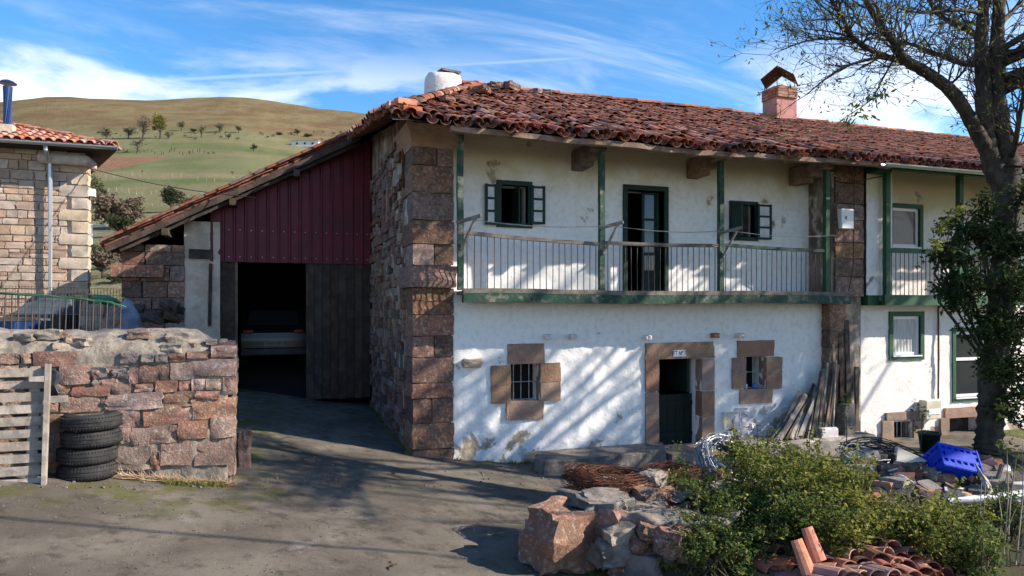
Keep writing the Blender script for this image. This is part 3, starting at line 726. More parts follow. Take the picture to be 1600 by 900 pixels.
for q in (0, 1):
    pts = []
    for i in range(25):
        t = i/24; x = posts[0]+.15+(posts[3]-posts[0]-.15)*t; pts.append((x, YB-.22-.1*q, 4.26-.02*q-.07*abs(math.sin(t*math.pi*3))))
    MB().tube(pts, .0045, 4).build('clothes_line', 'wire_grey', bal)
# ---- roof
roof = empty('roof'); roof.parent = house
dk = MB(); NX, NY2 = 40, 22
for i in range(NX+1):
    for j in range(NY2+1):
        x = -.52+(XR+.52)*i/NX; y = -1.0+10.2*j/NY2
        dk.v.append((x, y, zmain(x, y)-.075))
for i in range(NX):
    for j in range(NY2): dk.f.append((i*(NY2+1)+j, (i+1)*(NY2+1)+j, (i+1)*(NY2+1)+j+1, i*(NY2+1)+j+1))
deck = dk.build('roof_deck', 'wood_dark', roof, fix=False)
# eave: fascia beam on the posts, rafter tails, soffit boards
fa = MB(); n = 30
for i in range(n+1):
    x = .45+(XR-.45)*i/n; zb = zfront(x, -.93)-.10
    for yy, zz_ in ((-1.0, zb-.09), (-.86, zb-.09), (-.86, zb+.01), (-1.0, zb-.0)): fa.v.append((x, yy, zz_+.012*nz(x*2, yy*9)))
fa.f = [(i*4+k, i*4+(k+1) % 4, i*4+4+(k+1) % 4, i*4+4+k) for i in range(n) for k in range(4)]+[(3, 2, 1, 0), (n*4, n*4+1, n*4+2, n*4+3)]
fa.build('eave_board', 'wood_scrap', roof)
MB().box(.55, XR, YB-.10, YB+.08, 5.80, 5.93).build('eave_beam', 'wood_dark', roof)
for k in range(26):
    x = .62+k*.37; MB().beam((x, -.95, zfront(x, -.95)-.14), (x+R_.uniform(-.05, .05), .5, zfront(x, .5)-.14), .08, .09).build('rafter', 'wood_scrap', roof)
for px in (917, 1100, 1262):
    x = onY(px, 245, 0).x
    m = MB()
    for k, (ya, za, zb) in enumerate(((-.62, 5.66, 5.82), (-.35, 5.56, 5.84), (-.05, 5.47, 5.85))): m.box(x-.13, x+.13, ya, YU+.02, za-.001*k, zb+.002*k, .006)
    m.build('corbel', 'wood_scrap', roof, bevel=.02); MB().tube([(x+.17, -.3, 5.8), (x+.18, -.3, 5.0)], .016, 6).build('iron_hook', 'iron', roof)
lay_tiles(roof, zfront, 50, 19, lambda c, r: (-.42+c*.21, -1.1+r*.285), Vector((1, 0, 0)), 'tile', 5, 1.9, skip=lambda x, y: zhip(x, y)+.02 < zfront(x, y) or y > 3.98)
lay_tiles(roof, zhip, 26, 16, lambda c, r: (-.68+r*.27, -.95+c*.22), Vector((0, 1, 0)), 'tile', 1, 1.25, skip=lambda x, y: min(zfront(x, y), 8.12-.44*(y-4)) < zhip(x, y)+.02, pitch=.22)
# ridge and hip tiles
def cap_line(parent, a, b, mat='tile'):
    a, b = Vector(a), Vector(b); n = int((b-a).length/.36); d = (a-b).normalized(); s = d.cross(Vector((0, 0, 1))).normalized()
    for k in range(n+1):
        o = a+(b-a)*k/max(1, n); o.z += R_.uniform(-.01, .02)
        put('ridge_tile', TILE_ME[mat], parent, frame(o, s, d) @ Matrix.Rotation(R_.uniform(-.06, .06), 4, 'Z') @ Matrix.Diagonal((1.25, 1, 1.15, 1)))
hx = next(x/100 for x in range(0, 600) if zhip(x/100, 4) >= 8.06)
cap_line(roof, (XR, 4, 8.14), (hx, 4, 8.12)); cap_line(roof, (-.35, -.75, 6.08), (hx, 4, 8.14))
for k, (px, py) in enumerate(((620, 166), (634, 160), (628, 175), (643, 172))):
    p = P(px, py, 11.75); stone(roof, p, (.34, .16, .10), 'brick', 'block', rot=.2, name='brick')
house_ch = MB()
for t, (hw, z_) in enumerate(((.41, 7.0), (.41, 7.9), (.405, 8.14), (.385, 8.25), (.31, 8.29))):
    for k in range(12):
        a = 2*math.pi*k/12; q = 1/max(abs(math.cos(a)), abs(math.sin(a))); q = min(q, 1.34)
        house_ch.v.append((1.5+hw*q*math.cos(a)*(1+.04*nz(t, k)), 4.0+hw*.8*q*math.sin(a), z_+.03*nz(k, t*3)))
house_ch.f = [(t*12+k, t*12+(k+1) % 12, t*12+12+(k+1) % 12, t*12+12+k) for t in range(4) for k in range(12)]+[tuple(48+k for k in range(12))]
ch = house_ch.build('chimney', 'chimney_white', roof, smooth=True)
stone(ch, (1.6, 3.9, 8.32), (.5, .4, .05), 'stone_dark', 'block', rot=.2, name='cap_slab')
rebase(house)
# stones laid on the roof
for k, (px, py) in enumerate([(752, 150), (775, 142), (797, 144), (838, 140), (851, 137), (700, 165)]):
    r = ray(px, py); F = 9.0
    while F < 22 and (CAM+r*F).z > zmain((CAM+r*F).x, (CAM+r*F).y)+.05: F += .02
    p = CAM+r*F
    if F > 21.5: p = Vector((onY(px, py, 3.8).x, 3.8, zmain(onY(px, py, 3.8).x, 3.8)))
    s = R_.uniform(.18, .34)
    o = stone(None, (p.x, p.y, p.z+.09+s*.12), (s*1.3, s, s*.55), 'stone_block', 'rock', rot=R_.uniform(0, 3), name='roof_stone')
    tag(o, ['rough stone on the roof hip just right of the white chimney', 'rough stone at the ridge, second right of the white chimney', 'rough stone at the ridge, third right of the white chimney', 'rough stone left of the pair where the ridge starts', 'rough stone at the very start of the long ridge', 'rough stone on the tiles above the corner pier'][k], 'stone', 'stones laid on the farmhouse roof')
# ------------------------------------------------------------------ garage lean-to
gar = tag(empty('garage_shed'), 'lean-to garage with dark red sheet cladding and half open wooden doors', 'shed')
YG = 5.4
def zlean(x, y): return 6.93+.53*(x+.5)+.02*nz(x*.8, y*.8)
xl = onY(190, 430, YG).x; xw0 = onY(288, 430, YG).x; xw1 = onY(328, 430, YG).x; xj = onY(372, 500, YG).x; xd = onY(478, 500, YG).x
zc_ = onY(450, 411, YG).z
# cladding boards
nb = 15
for k in range(nb):
    a, b = xw1+(-.02-xw1)*k/nb, xw1+(-.02-xw1)*(k+1)/nb
    m = MB(); y0 = YG-.03
    for q in ((a, y0), (a+.03, y0-.035), (a+.06, y0-.035), (a+.075, y0), (b, y0)):
        for z_ in (zc_, zlean(q[0], YG)-.22): m.v.append((q[0], q[1], z_))
    m.f = [(2*i, 2*i+2, 2*i+3, 2*i+1) for i in range(4)]; o = m.build('cladding_panel', 'red_metal', gar)
    for z_ in (zc_+.12, zc_+.75):
        if z_ < zlean(a, YG)-.3: MB().lathe([(.001, -.0), (.014, 0), (.012, .008), (.001, .01)], 6).build('screw', 'metal_grey', o).matrix_basis = Matrix.Translation(((a+b)/2+.04, y0-.001, z_)) @ Matrix.Rotation(math.pi/2, 4, 'X')
MB().box(xw1-.02, -.02, YG+.0, YG+.12, zc_-.0, zc_+.14).build('lintel_beam', 'wood_dark', gar)
# white-washed pier and rubble corner
grid_wall('pier_wall', xw0, xw1+.22, .5, zlean(xw0, YG)-.2, YG-.04, [], .08, .02, 'mortar_pale', gar)
MB().box(xw0, xw1+.22, YG-.01, YG+.4, .5, zlean(xw0, YG)-.2).build('pier_core', 'mortar', gar)
MB().box(xl+.05, xw0, YG+.08, YG+.5, .5, zlean(xl, YG)-.2).build('corner_core', 'mortar_side', gar)
zt = zlean(xl+.4, YG)-.3
for (cx, cz, ww, hh) in courses(xl, xw0+.02, .7, zt, (.26, .42), (.3, .7)):
    stone(gar, (cx, YG+.10, cz), (ww*.97, .34, hh*.96), 'stone_block', 'block')
stone(gar, (xl+.35, YG-.02, onY(225, 424, YG).z), (1.05, .4, .28), 'stone_block', 'block')
MB().box(onY(296, 395, YG).x, xw1+.05, YG-.14, YG+.1, onY(310, 404, YG).z, onY(310, 390, YG).z, .01).build('beam_end', 'wood_dark', gar)
m = MB(); m.beam((xw1+.02, YG-.075, zc_-.05), (xw1-.0, YG-.075, zc_-1.5), .07, .05, Vector((0, 1, 0))); m.build('strap_post', 'wood_dark', gar)
MB().box(xw1+.22, xj-.06, YG+.05, YG+.2, .5, zc_).build('door_post', 'wood_dark', gar); MB().box(xj-.06, xj-.01, YG-.0, YG+.1, .5, zc_).build('door_post', 'wood_scrap', gar)
# left leaf folded inwards, right leaf shut, of upright boards
zg0 = yard(-1.2, YG)+.05
lf = MB().box(xd, -.02, YG+.045, YG+.06, zg0, zc_).build('door_leaf', 'wood_dark', gar)
for k in range(8):
    a, b = xd+(-.02-xd)*k/8, xd+(-.02-xd)*(k+1)/8
    MB().box(a+.006, b-.006, YG+.0+R_.uniform(0, .006), YG+.043, zg0+R_.uniform(-.02, .03), zc_-.01).build('board', 'wood_dark', lf)
# enclosure
MB().box(xl+.0, xl+.4, YG+.55, 11.5, .3, zlean(xl+.2, 8)-.2).build('outer_wall', 'mortar_side', gar)
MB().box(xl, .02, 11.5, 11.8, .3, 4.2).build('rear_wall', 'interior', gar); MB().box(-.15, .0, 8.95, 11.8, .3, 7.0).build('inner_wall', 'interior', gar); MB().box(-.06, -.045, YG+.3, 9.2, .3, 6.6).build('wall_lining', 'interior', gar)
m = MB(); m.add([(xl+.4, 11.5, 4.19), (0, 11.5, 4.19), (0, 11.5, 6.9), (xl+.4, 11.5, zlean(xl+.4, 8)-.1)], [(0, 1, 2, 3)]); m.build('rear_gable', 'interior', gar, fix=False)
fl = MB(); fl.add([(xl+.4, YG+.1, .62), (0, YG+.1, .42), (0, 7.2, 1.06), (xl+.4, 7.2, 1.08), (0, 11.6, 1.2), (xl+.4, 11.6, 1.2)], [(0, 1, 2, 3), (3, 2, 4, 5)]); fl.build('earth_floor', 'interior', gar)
# roof of the lean-to
gr = empty('roof'); gr.parent = gar
dk = MB(); XL = onY(165, 385, 4.95).x
for i in range(25):
    for y in (4.95, 12):
        x = XL+(.1-XL)*i/24; dk.v.append((x, y, zlean(x, y)-.07))
dk.f = [(2*i, 2*i+2, 2*i+3, 2*i+1) for i in range(24)]; dk.build('roof_deck', 'wood_dark', gr, fix=False)
for s_, dz, yy in ((0, -.14, 4.93), (1, -.24, 5.05)):
    m = MB(); n = 14
    for i in range(n):
        a, b = XL+.25*s_+(-.35-XL-.25*s_)*i/n, XL+.25*s_+(-.35-XL-.25*s_)*(i+1)/n
        m.beam((a, yy+.02*nz(a*2, s_), zlean(a, yy)+dz+.015*nz(a*3, s_)), (b+.02, yy+.02*nz(b*2, s_), zlean(b, yy)+dz+.015*nz(b*3, s_)), .07, .12)
    m.build('verge_board', 'wood_dark', gr)
for x in (-4.6, -3.2, -1.8): MB().beam((x, 4.9, zlean(x, 5)-.32), (x, 6.2, zlean(x, 6)-.32), .14, .16).build('purlin', 'wood_dark', gr)
lay_tiles(gr, zlean, 30, 21, lambda c, r: (XL-.1+r*.262, 5.02+c*.22), Vector((0, 1, 0)), 'tile_fresh', 1, .9, skip=lambda x, y: x > -.62, pitch=.22)
for r_ in range(20):
    x = XL-.08+r_*.262; x2 = x+.262
    d_ = Vector((x-x2, 0, zlean(x, 5)-zlean(x2, 5)))
    put('verge_tile', TILE_ME['tile_fresh'], gr, frame(Vector((x, 4.93+R_.uniform(-.02, .02), zlean(x, 5)+.06)), Vector((0, 1, 0)), d_) @ Matrix.Rotation(R_.uniform(-.1, .1), 4, 'Z'))
rebase(gar)
# vehicle in the dark garage
car = tag(empty('parked_car'), 'dark car seen from behind, parked inside the unlit garage', 'car')
cx = (P(390, 515, 18.9).x+P(466, 513, 18.9).x)/2; yc = 8.0; zf_ = 1.08
prof = [(0, .35), (0, .80), (.04, 1.02), (.12, 1.12), (.55, 1.62), (.9, 1.70), (2.2, 1.70), (2.9, 1.15), (3.9, 1.0), (4.1, .75), (4.1, .35)]
m = MB()
for s_ in (-1, 1):
    for (yy, z_) in prof: m.v.append((cx+s_*(.88-.10*max(0, z_-1.05)/.6), yc+yy, zf_+z_))
k = len(prof); m.f = [(i, i+1, k+i+1, k+i) for i in range(k-1)]+[tuple(range(k)), tuple(range(2*k-1, k-1, -1)), (0, k, 2*k-1, k-1)]
m.build('body', 'car_paint', car, bevel=.04)
MB().add([(cx-.68, yc+.17, zf_+1.20), (cx+.68, yc+.17, zf_+1.20), (cx+.62, yc+.50, zf_+1.59), (cx-.62, yc+.50, zf_+1.59)], [(0, 1, 2, 3)]).build('rear_window', 'glass', car, fix=False)
for s_ in (-1, 1): MB().box(cx+s_*.66-.13, cx+s_*.66+.13, yc-.03, yc+.05, zf_+.98, zf_+1.07).build('tail_light', 'red_light', car, bevel=.01)
pt = MB().box(cx-.26, cx+.26, yc-.025, yc-.01, zf_+.62, zf_+.74).build('number_plate', 'plate', car)
text('lettering', '2421 EF', .11, 'sign_ink', pt, Matrix.Translation((cx, yc-.027, zf_+.68)) @ FACE)
for s_ in (-1, 1):
    for yy in (.7, 3.3):
        wl = MB().lathe([(.2, -.1), (.33, -.1), (.35, -.06), (.35, .06), (.33, .1), (.2, .1)], 18).build('tyre', 'rubber', car); wl.matrix_basis = Matrix.Translation((cx+s_*.78, yc+yy, zf_+.345)) @ Matrix.Rotation(math.pi/2, 4, 'Y')
MB().box(cx-.86, cx+.86, yc-.05, yc+.1, zf_+.36, zf_+.58).build('bumper', 'black_plastic', car, bevel=.03)
rebase(car)
# ------------------------------------------------------------------ neighbouring house
nb_ = tag(empty('village_house'), 'adjoining cream house with bright green trim, white windows and small railed balcony', 'house')
YN = -.02; XE = 21.0
def zn(x, y): return (5.86+.44*(y+1) if y < 4 else 8.06-.44*(y-4))+.02*nz(x*.8, y*.8, 3)
nl1 = rect(1394, 494, 1437, 555, YN); nl2 = rect(1492, 518, 1540, 620, YN); nl3 = list(rect(1394, 656, 1424, 693, YN)); nl4 = rect(1480, 652, 1530, 720, YN)
grid_wall('front_wall', XR+.02, XE, -1.2, 3.0, YN, [nl1, nl2, tuple(nl3), nl4], .09, .014, 'plaster_next', nb_, .3)
nu1 = rect(1393, 325, 1436, 386, YU); nu2 = rect(1512, 360, 1540, 450, YU)
grid_wall('upper_wall', 10.9, XE, 2.95, 6.4, YU, [nu1, nu2], .12, .008, 'plaster_next', nb_, .25)
grid_wall('wind_wall', XR+.02, onY(1380, 350, -.3).x, 3.0, 5.85, -.30, [], .12, .012, 'plaster_next', nb_, .25)
MB().box(10.75, onY(1380, 350, -.3).x, -.29, YU+.1, 3.0, 5.8).build('wind_wall_core', 'plaster_next', nb_)
MB().box(XE-.3, XE, 0, 9, -1.2, 6.2).build('end_wall', 'mortar_side', nb_); MB().box(XR+.1, XE, 8.7, 9, -1.2, 6).build('rear_wall', 'mortar_side', nb_)
MB().box(XR+.1, XE-.3, .46, 8.7, 2.8, 2.92).build('upper_floor', 'interior', nb_); MB().box(XR+.1, XE-.3, 2.5, 2.6, -1, 6).build('inner_wall', 'interior', nb_)
MB().box(XR+.02, onY(1383, 460, -.3).x, -.34, -.0, 2.80, 3.02).build('green_band', 'green_new', nb_)
MB().box(XR+.0, onY(1383, 262, -.45).x+.02, -.62, -.28, onY(1355, 268, -.5).z, onY(1355, 248, -.5).z).build('eave_bracket', 'green_new', nb_)
def pvc_window(rc, Y, mull=0, cur=True, trim=.10, op=False):
    g = frame_of(rc, Y, trim, 'window', 'green_new', nb_, .035); x0, x1, z0, z1 = rc; f = MB(); s = .07
    f.box(x0, x0+s, Y+.03, Y+.10, z0, z1).box(x1-s, x1, Y+.03, Y+.10, z0, z1).box(x0+s, x1-s, Y+.031, Y+.099, z1-s, z1).box(x0+s, x1-s, Y+.031, Y+.099, z0, z0+s)
    if mull: f.box(x0+s, x1-s, Y+.032, Y+.098, z0+(z1-z0)*mull-s/2, z0+(z1-z0)*mull+s/2)
    f.build('frame', 'frame_white', g)
    if not op: MB().box(x0+s, x1-s, Y+.06, Y+.066, z0+s, z1-s).build('pane', 'glass', g)
    if cur:
        c_ = MB(); n = 24
        for i in range(n+1):
            x = x0+s+(x1-x0-2*s)*i/n
            for z_ in (z0+s, z1-s): c_.v.append((x, Y+.05+.006*math.sin(i*1.9), z_))
        c_.f = [(2*i, 2*i+2, 2*i+3, 2*i+1) for i in range(n)]; c_.build('curtain', 'curtain', g, fix=False)
    MB().box(x0-.02, x1+.02, Y-.06, Y+.03, z0-.03, z0).build('sill', 'frame_white', g)
    return g
pvc_window(nl1, YN, trim=.11); pvc_window(nl2, YN, .58, False, .10); gw = pvc_window(nu1, YU, 0, False, .10)
MB().box(nu1[0]+.30, nu1[0]+.36, YU+.08, YU+.11, nu1[2]+.07, nu1[3]-.07).build('casement', 'frame_white', gw)
pvc_window(nu2, YU, 0, False, .10)
MB().box(nl4[0], nl4[1], YN+.28, YN+.3, nl4[2], nl4[3]).build('cellar_door', 'wood_dark', nb_)
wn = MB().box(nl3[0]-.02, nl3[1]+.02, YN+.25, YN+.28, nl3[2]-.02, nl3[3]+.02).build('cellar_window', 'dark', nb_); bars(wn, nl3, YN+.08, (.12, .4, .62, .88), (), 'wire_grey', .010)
for q in ((1382, 643, 1441, 655), (1376, 656, 1394, 690), (1425, 656, 1440, 690), (1474, 636, 1532, 652), (1467, 652, 1480, 690)):
    x0, x1, z0, z1 = rect(*q, YN); stone(nb_, ((x0+x1)/2, YN+.06, (z0+z1)/2), (x1-x0, .24, z1-z0), 'stone_dress', 'block', name='window_stone')
# balcony of the neighbour
bx0 = onY(1380, 460, -.45).x; bx1 = bx0+4.6
bl = MB().box(bx0, bx1, -.42, YU, 2.9, 2.99).build('balcony', 'wood_grey', nb_)
MB().box(bx0-.02, bx1, -.52, -.42, 2.80, 3.03).build('edge_beam', 'green_new', bl)
np_ = [onY(px, 400, -.46).x for px in (1385, 1489, 1499)]+[bx1-.1]
for k, x in enumerate(np_): MB().box(x-.06, x+.06, -.52, -.41, 3.03, 5.78 if k != 1 else 4.05).build('post', 'green_new', bl)
zr = onY(1440, 393, -.46).z
MB().box(np_[0]+.06, bx1, -.50, -.43, zr-.05, zr+.05).build('hand_rail', 'green_new', bl)
x = np_[0]+.14
while x < bx1-.1:
    put('bar', barme, bl, Matrix.Translation((x, -.465, 3.02)) @ Matrix.Diagonal((1, 1, zr-3.06, 1))); x += .125
# wall fittings
x0, x1, z0, z1 = rect(1445, 625, 1469, 655, YN-.2)
mbx = MB().box(x0, x1, YN-.24, YN-.03, z0, z1).build('meter_box', 'panel_cream', nb_, bevel=.015); MB().box(x0+.06, x1-.06, YN-.252, YN-.241, z0+.12, z0+.24).build('badge', 'frame_white', mbx)
px_ = onY(1463, 500, YN).x; MB().tube([(px_, YN-.05, 2.8), (px_+.01, YN-.05, 1.6), (px_, YN-.05, z1)], .022, 6).build('conduit', 'iron', nb_)
x0, x1, z0, z1 = rect(1311, 327, 1330, 358, -.34)
cbx = MB().box(x0, x1, -.42, -.28, z0, z1).build('fuse_box', 'frame_white', nb_, bevel=.012)
MB().box(x0+.08, x0+.14, -.424, -.42, z0+.2, z0+.27).build('warning_sticker', 'straw', cbx)
for pts in ([(1309, 300), (1307, 330), (1310, 362), (1322, 372)], [(1336, 255), (1334, 330), (1333, 420), (1326, 455)], [(1313, 292), (1340, 283), (1384, 274)]):
    MB().tube([onY(a, b, -.36) for a, b in pts], .013, 5).build('cable', 'iron', nb_)
nr = empty('roof'); nr.parent = nb_
dk = MB(); ys = [-1.0, 0, 1, 2, 3, 4, 5, 7, 9.2]
for i in range(23):
    for y in ys: x = XR+.0+(XE+.2-XR)*i/22; dk.v.append((x, y, zn(x, y)-.075))
q = len(ys); dk.f = [(i*q+j, (i+1)*q+j, (i+1)*q+j+1, i*q+j+1) for i in range(22) for j in range(q-1)]; dk.build('roof_deck', 'wood_dark', nr, fix=False)
lay_tiles(nr, zn, 50, 19, lambda c, r: (XR+.12+c*.21, -1.06+r*.285), Vector((1, 0, 0)), 'tile', 2, .9, skip=lambda x, y: y > 3.98)
cap_line(nr, (XE, 4, 8.10), (XR, 4, 8.10))
g0 = onY(1376, 262, -1.05).x
gp = MB(); n = 8
for x in (g0, XE): gp.v += [(x, -1.12+.07*math.cos(math.pi*(1+i/n)), 5.74+.07*math.sin(math.pi*(1+i/n))) for i in range(n+1)]+[(x, -1.12+.06*math.cos(math.pi*(2-i/n)), 5.74+.06*math.sin(math.pi*(2-i/n))) for i in range(n+1)]
k = 2*(n+1); gp.f = [(i, (i+1) % k, k+(i+1) % k, k+i) for i in range(k)]+[tuple(range(k))]; gp.build('gutter', 'metal_grey', nr)
for i in range(27): x = XR+.3+i*.4; MB().beam((x, -1.0, zn(x, -1)-.13), (x, .5, zn(x, .5)-.13), .08, .09).build('rafter', 'wood_dark', nr)
MB().box(XR, XE, -.56, -.40, 5.78, 5.90).build('eave_beam', 'green_new', nr)
# brick chimney with a little sheet-metal roof
cp = onY(1218, 180, 4.0); cx, cy = cp.x, 4.0; m = MB()
ck = MB().box(cx-.34, cx+.34, cy-.30, cy+.30, 7.7, 8.62).build('chimney', 'chimney_pink', nr)
for j in range(4):
    for (dx, dy, rot) in ((-.17, -.29, 0), (.17, -.29, 0), (-.32, -.12, 1), (-.32, .16, 1), (.32, -.12, 1), (.32, .16, 1), (-.17, .29, 0), (.17, .29, 0)):
        stone(ck, (cx+dx, cy+dy, 8.66+j*.078), (.32 if not rot else .12, .12 if not rot else .28, .068), 'brick', 'block', name='brick')
MB().box(cx-.25, cx+.25, cy-.22, cy+.22, 8.6, 8.9).build('flue', 'dark', ck)
for sx in (-.3, .3):
    for sy in (-.26, .26): MB().tube([(cx+sx, cy+sy, 8.85), (cx+sx, cy+sy, 9.2)], .012, 5).build('stay', 'iron', ck)
rf = MB()
for s_ in (-1, 1): rf.add([(cx-.5, cy+s_*.44, 9.13), (cx+.5, cy+s_*.44, 9.13), (cx+.5, cy, 9.45), (cx-.5, cy, 9.45), (cx-.5, cy+s_*.44, 9.15), (cx+.5, cy+s_*.44, 9.15), (cx+.5, cy, 9.47), (cx-.5, cy, 9.47)], [(0, 1, 2, 3), (4, 5, 6, 7), (0, 1, 5, 4), (0, 3, 7, 4), (1, 2, 6, 5)])
cw = rf.build('cowl', 'rust', ck); cw.matrix_basis = Matrix.Translation((cx, cy, 0)) @ Matrix.Rotation(.75, 4, 'Z') @ Matrix.Translation((-cx, -cy, 0))
rebase(nb_)
# ------------------------------------------------------------------ field-stone wall on the left
fw = tag(empty('stone_wall'), 'thick boundary wall of reddish field stones with rough mortar capping', 'wall')
YW, WX0, WX1, WT = -2.72, -9.5, -2.86, .72
core = MB(); nX = 150
def wtop(x): return 2.47+.035*nz(x*1.6, 4)+.02*nz(x*5, 1)-.0*x
prof = [(0.03, -.2), (0.03, .1), (0.03, .25), (.03, .4), (.03, .5), (.03, .60), (.03, .7), (.03, .76), (.035, .81), (.05, .86), (.08, .90), (.13, .935), (.20, .96), (.28, .978), (.36, .99), (.46, 1.0), (.56, .995), (.66, .97), (WT, .88), (WT, -.2)]
for i in range(nX+1):
    x = WX0+(WX1-.06-WX0)*i/nX; e = sm(WX1-.06, WX1-.5, x)
    for (yy, t) in prof:
        zb = .35; z = zb+(wtop(x)-zb)*t - (1-e)*.30*max(0, t-.75)/.25
        core.v.append((x+.03*nz(yy*9, t*9, x*3), YW+yy+.045*nz(x*5, t*9, yy*3)+.03*nz(x*12, t*24, 2), z+.02*nz(x*4, yy*8)+.02*nz(x*11, yy*17, 5)))
k = len(prof); core.f = [(i*k+j, (i+1)*k+j, (i+1)*k+j+1, i*k+j+1) for i in range(nX) for j in range(k-1)]+[tuple(nX*k+j for j in range(k))]
cw_ = core.build('mortar_core', 'mortar', fw, smooth=True)
# stones of the face: read row by row from the photograph (left px, top px, right px, bottom px)
rows_ = [[(0, 552, 30, 569), (32, 552, 48, 568), (50, 549, 120, 573), (188, 551, 218, 569), (220, 553, 240, 566), (242, 553, 262, 568), (264, 552, 290, 565), (292, 549, 327, 562), (328, 541, 369, 559)],
 [(0, 571, 28, 588), (30, 575, 90, 600), (92, 570, 142, 601), (144, 577, 156, 599), (202, 574, 216, 600), (217, 569, 248, 598), (249, 569, 265, 594), (266, 566, 302, 594), (305, 560, 369, 588)],
 [(0, 592, 40, 618), (44, 602, 84, 620), (88, 603, 110, 620), (112, 603, 172, 620), (175, 597, 204, 616), (210, 600, 240, 613), (243, 594, 278, 613), (279, 595, 297, 611), (298, 592, 320, 610), (321, 592, 346, 610), (348, 587, 369, 618)],
 [(0, 622, 50, 646), (52, 624, 92, 644), (94, 620, 156, 644), (158, 620, 168, 640), (166, 614, 254, 640), (256, 611, 303, 635), (305, 611, 343, 624)],
 [(0, 650, 40, 676), (45, 648, 100, 672), (104, 647, 180, 668), (185, 640, 220, 668), (222, 634, 298, 664), (298, 622, 368, 655)],
 [(0, 680, 60, 705), (64, 676, 120, 700), (124, 672, 186, 695), (188, 668, 204, 692), (205, 668, 234, 697), (232, 665, 276, 692), (278, 657, 325, 686), (327, 651, 368, 684)],
 [(0, 708, 50, 736), (54, 704, 120, 735), (124, 700, 178, 735), (180, 697, 234, 735), (236, 706, 250, 734), (250, 687, 302, 728), (303, 686, 366, 728)]]
for row in rows_:
    for q in row:
        x0, x1, z0, z1 = rect(*q, YW)
        if x0 > WX1: continue
        end = q[2] > 355
        stone(fw, ((x0+x1)/2, YW+(.22 if not end else .30), (z0+z1)/2), ((x1-x0)*1.0, .44+R_.uniform(0, .06) if not end else .62, (z1-z0)*1.0), 'stone_dark' if q in ((188, 551, 218, 569), (220, 553, 240, 566), (242, 553, 262, 568)) else 'stone_red', 'rough', rot=R_.uniform(-.03, .03), ry=R_.uniform(-.03, .03))
for k in range(24):                      # rag-stones set in the capping and the dark pocket
    px, py = (R_.uniform(5, 350), R_.uniform(522, 546)) if k < 12 else (R_.uniform(146, 200), R_.uniform(570, 600))
    p = onY(px, py, YW+(.16-(py-522)*.004 if k < 12 else .03)); s = R_.uniform(.06, .15)
    stone(fw, p+Vector((0, .03, 0)), (s*1.7, s, s*.8), 'stone_red' if k % 3 == 0 else 'stone_dark' if k >= 12 else 'mortar', 'rock', rot=R_.uniform(-.5, .5))
for k in range(5):                       # end face
    stone(fw, (WX1-.13, YW+.52, .68+k*.36), (.30, .36, .34), 'stone_red', 'rough')
rebase(fw)
p = onG(374, 734); o = stone(None, (p.x+.03, p.y+.22, p.z+.22), (.20, .25, .62), 'stone_block', 'rock', rot=.3, name='guard_stone'); tag(o, 'short brown upright stone guarding the end of the boundary wall', 'stone')
# dry straw and weeds at its foot
st = MB()
for k in range(900):
    px, py = R_.uniform(195, 375), R_.gauss(737, 4); p = onG(px, min(py, 746)); p.y = min(p.y, YW-.02)
    d = Vector((R_.gauss(0, 1), R_.gauss(0, .5), R_.uniform(.05, .5))).normalized()*R_.uniform(.05, .2); w_ = Vector((.003, .003, .002)); p.z = ground(p.x, p.y)+R_.uniform(0, .05)
    st.add([p-w_, p+w_, p+d], [(0, 1, 2)])
o = st.build('dry_grass', 'straw', None, fix=False); tag(o, 'strip of dry straw lying along the foot of the stone wall', 'grass', kind='stuff')
# ------------------------------------------------------------------ tyres, pallet, bumper
def tyre(loc, rz, tilt, label):
    t = empty('worn_tyre', loc); t.rotation_euler = (tilt, 0, rz)
    pr_ = [(.19, .03), (.20, .012), (.25, .0), (.295, .012), (.315, .035), (.322, .05), (.314, .054), (.314, .062), (.323, .066), (.324, .095), (.315, .098), (.315, .106), (.324, .11), (.322, .142), (.315, .158), (.295, .182), (.25, .195), (.20, .183), (.19, .165), (.205, .15), (.30, .13), (.30, .06), (.205, .045), (.19, .03)]
    MB().lathe(pr_, 48).build('tread', 'rubber', t, smooth=False, fix=True)
    lug = MB().box(-.004, .004, .318, .327, .03, .05).box(-.004, .004, .318, .327, .15, .166)
    me = lug.mesh('tread_block', 'rubber')
    m = MB()
    for k in range(60):
        a = 2*math.pi*k/60; mt = Matrix.Rotation(a, 4, 'Z'); m.add([mt @ Vector(v) for v in lug.v], lug.f)
    o = m.build('tread_block', 'rubber', t, fix=False); o['kind'] = 'stuff'
    return tag(t, label, 'tyre', 'old tyres stacked by the wall')
tb = onG(127, 756); tz = tb.z-.01
for k, (dx, lab, ti) in enumerate(((0, 'worn black tyre at the bottom of the stack beside the pallet', -.04), (-.0, 'worn black tyre second from the ground in the stack', .03), (.05, 'worn black tyre third from the ground in the stack', 0), (.055, 'topmost worn black tyre of the stack against the stone wall', 0))):
    tyre((tb.x+dx, tb.y+.33-.02*k, tz+k*.2+(.0 if k else 0)), k*1.3, ti, lab)
pal = tag(empty('wooden_pallet'), 'weathered grey wooden pallet leaning upright on the stone wall', 'pallet')
pa = onG(70, 756); zb = pa.z-.05; x1 = P(80, 700, (pa-CAM).dot(CF)).x
yp = pa.y; lean = .12
def pb(xa, xb, za, zb_, ya, yb, name, mat='wood_pallet'):
    m = MB().box(xa, xb, ya, yb, za, zb_, .006); o = m.build(name, mat, pal); o.matrix_basis = Matrix.Translation((0, yp, zb)) @ Matrix.Rotation(-lean, 4, 'X'); return o
for k in range(10): pb(x1-1.22, x1-.07+R_.uniform(-.02, .02), .02+k*.138, .02+k*.138+.095, -.0, .02, 'slat')
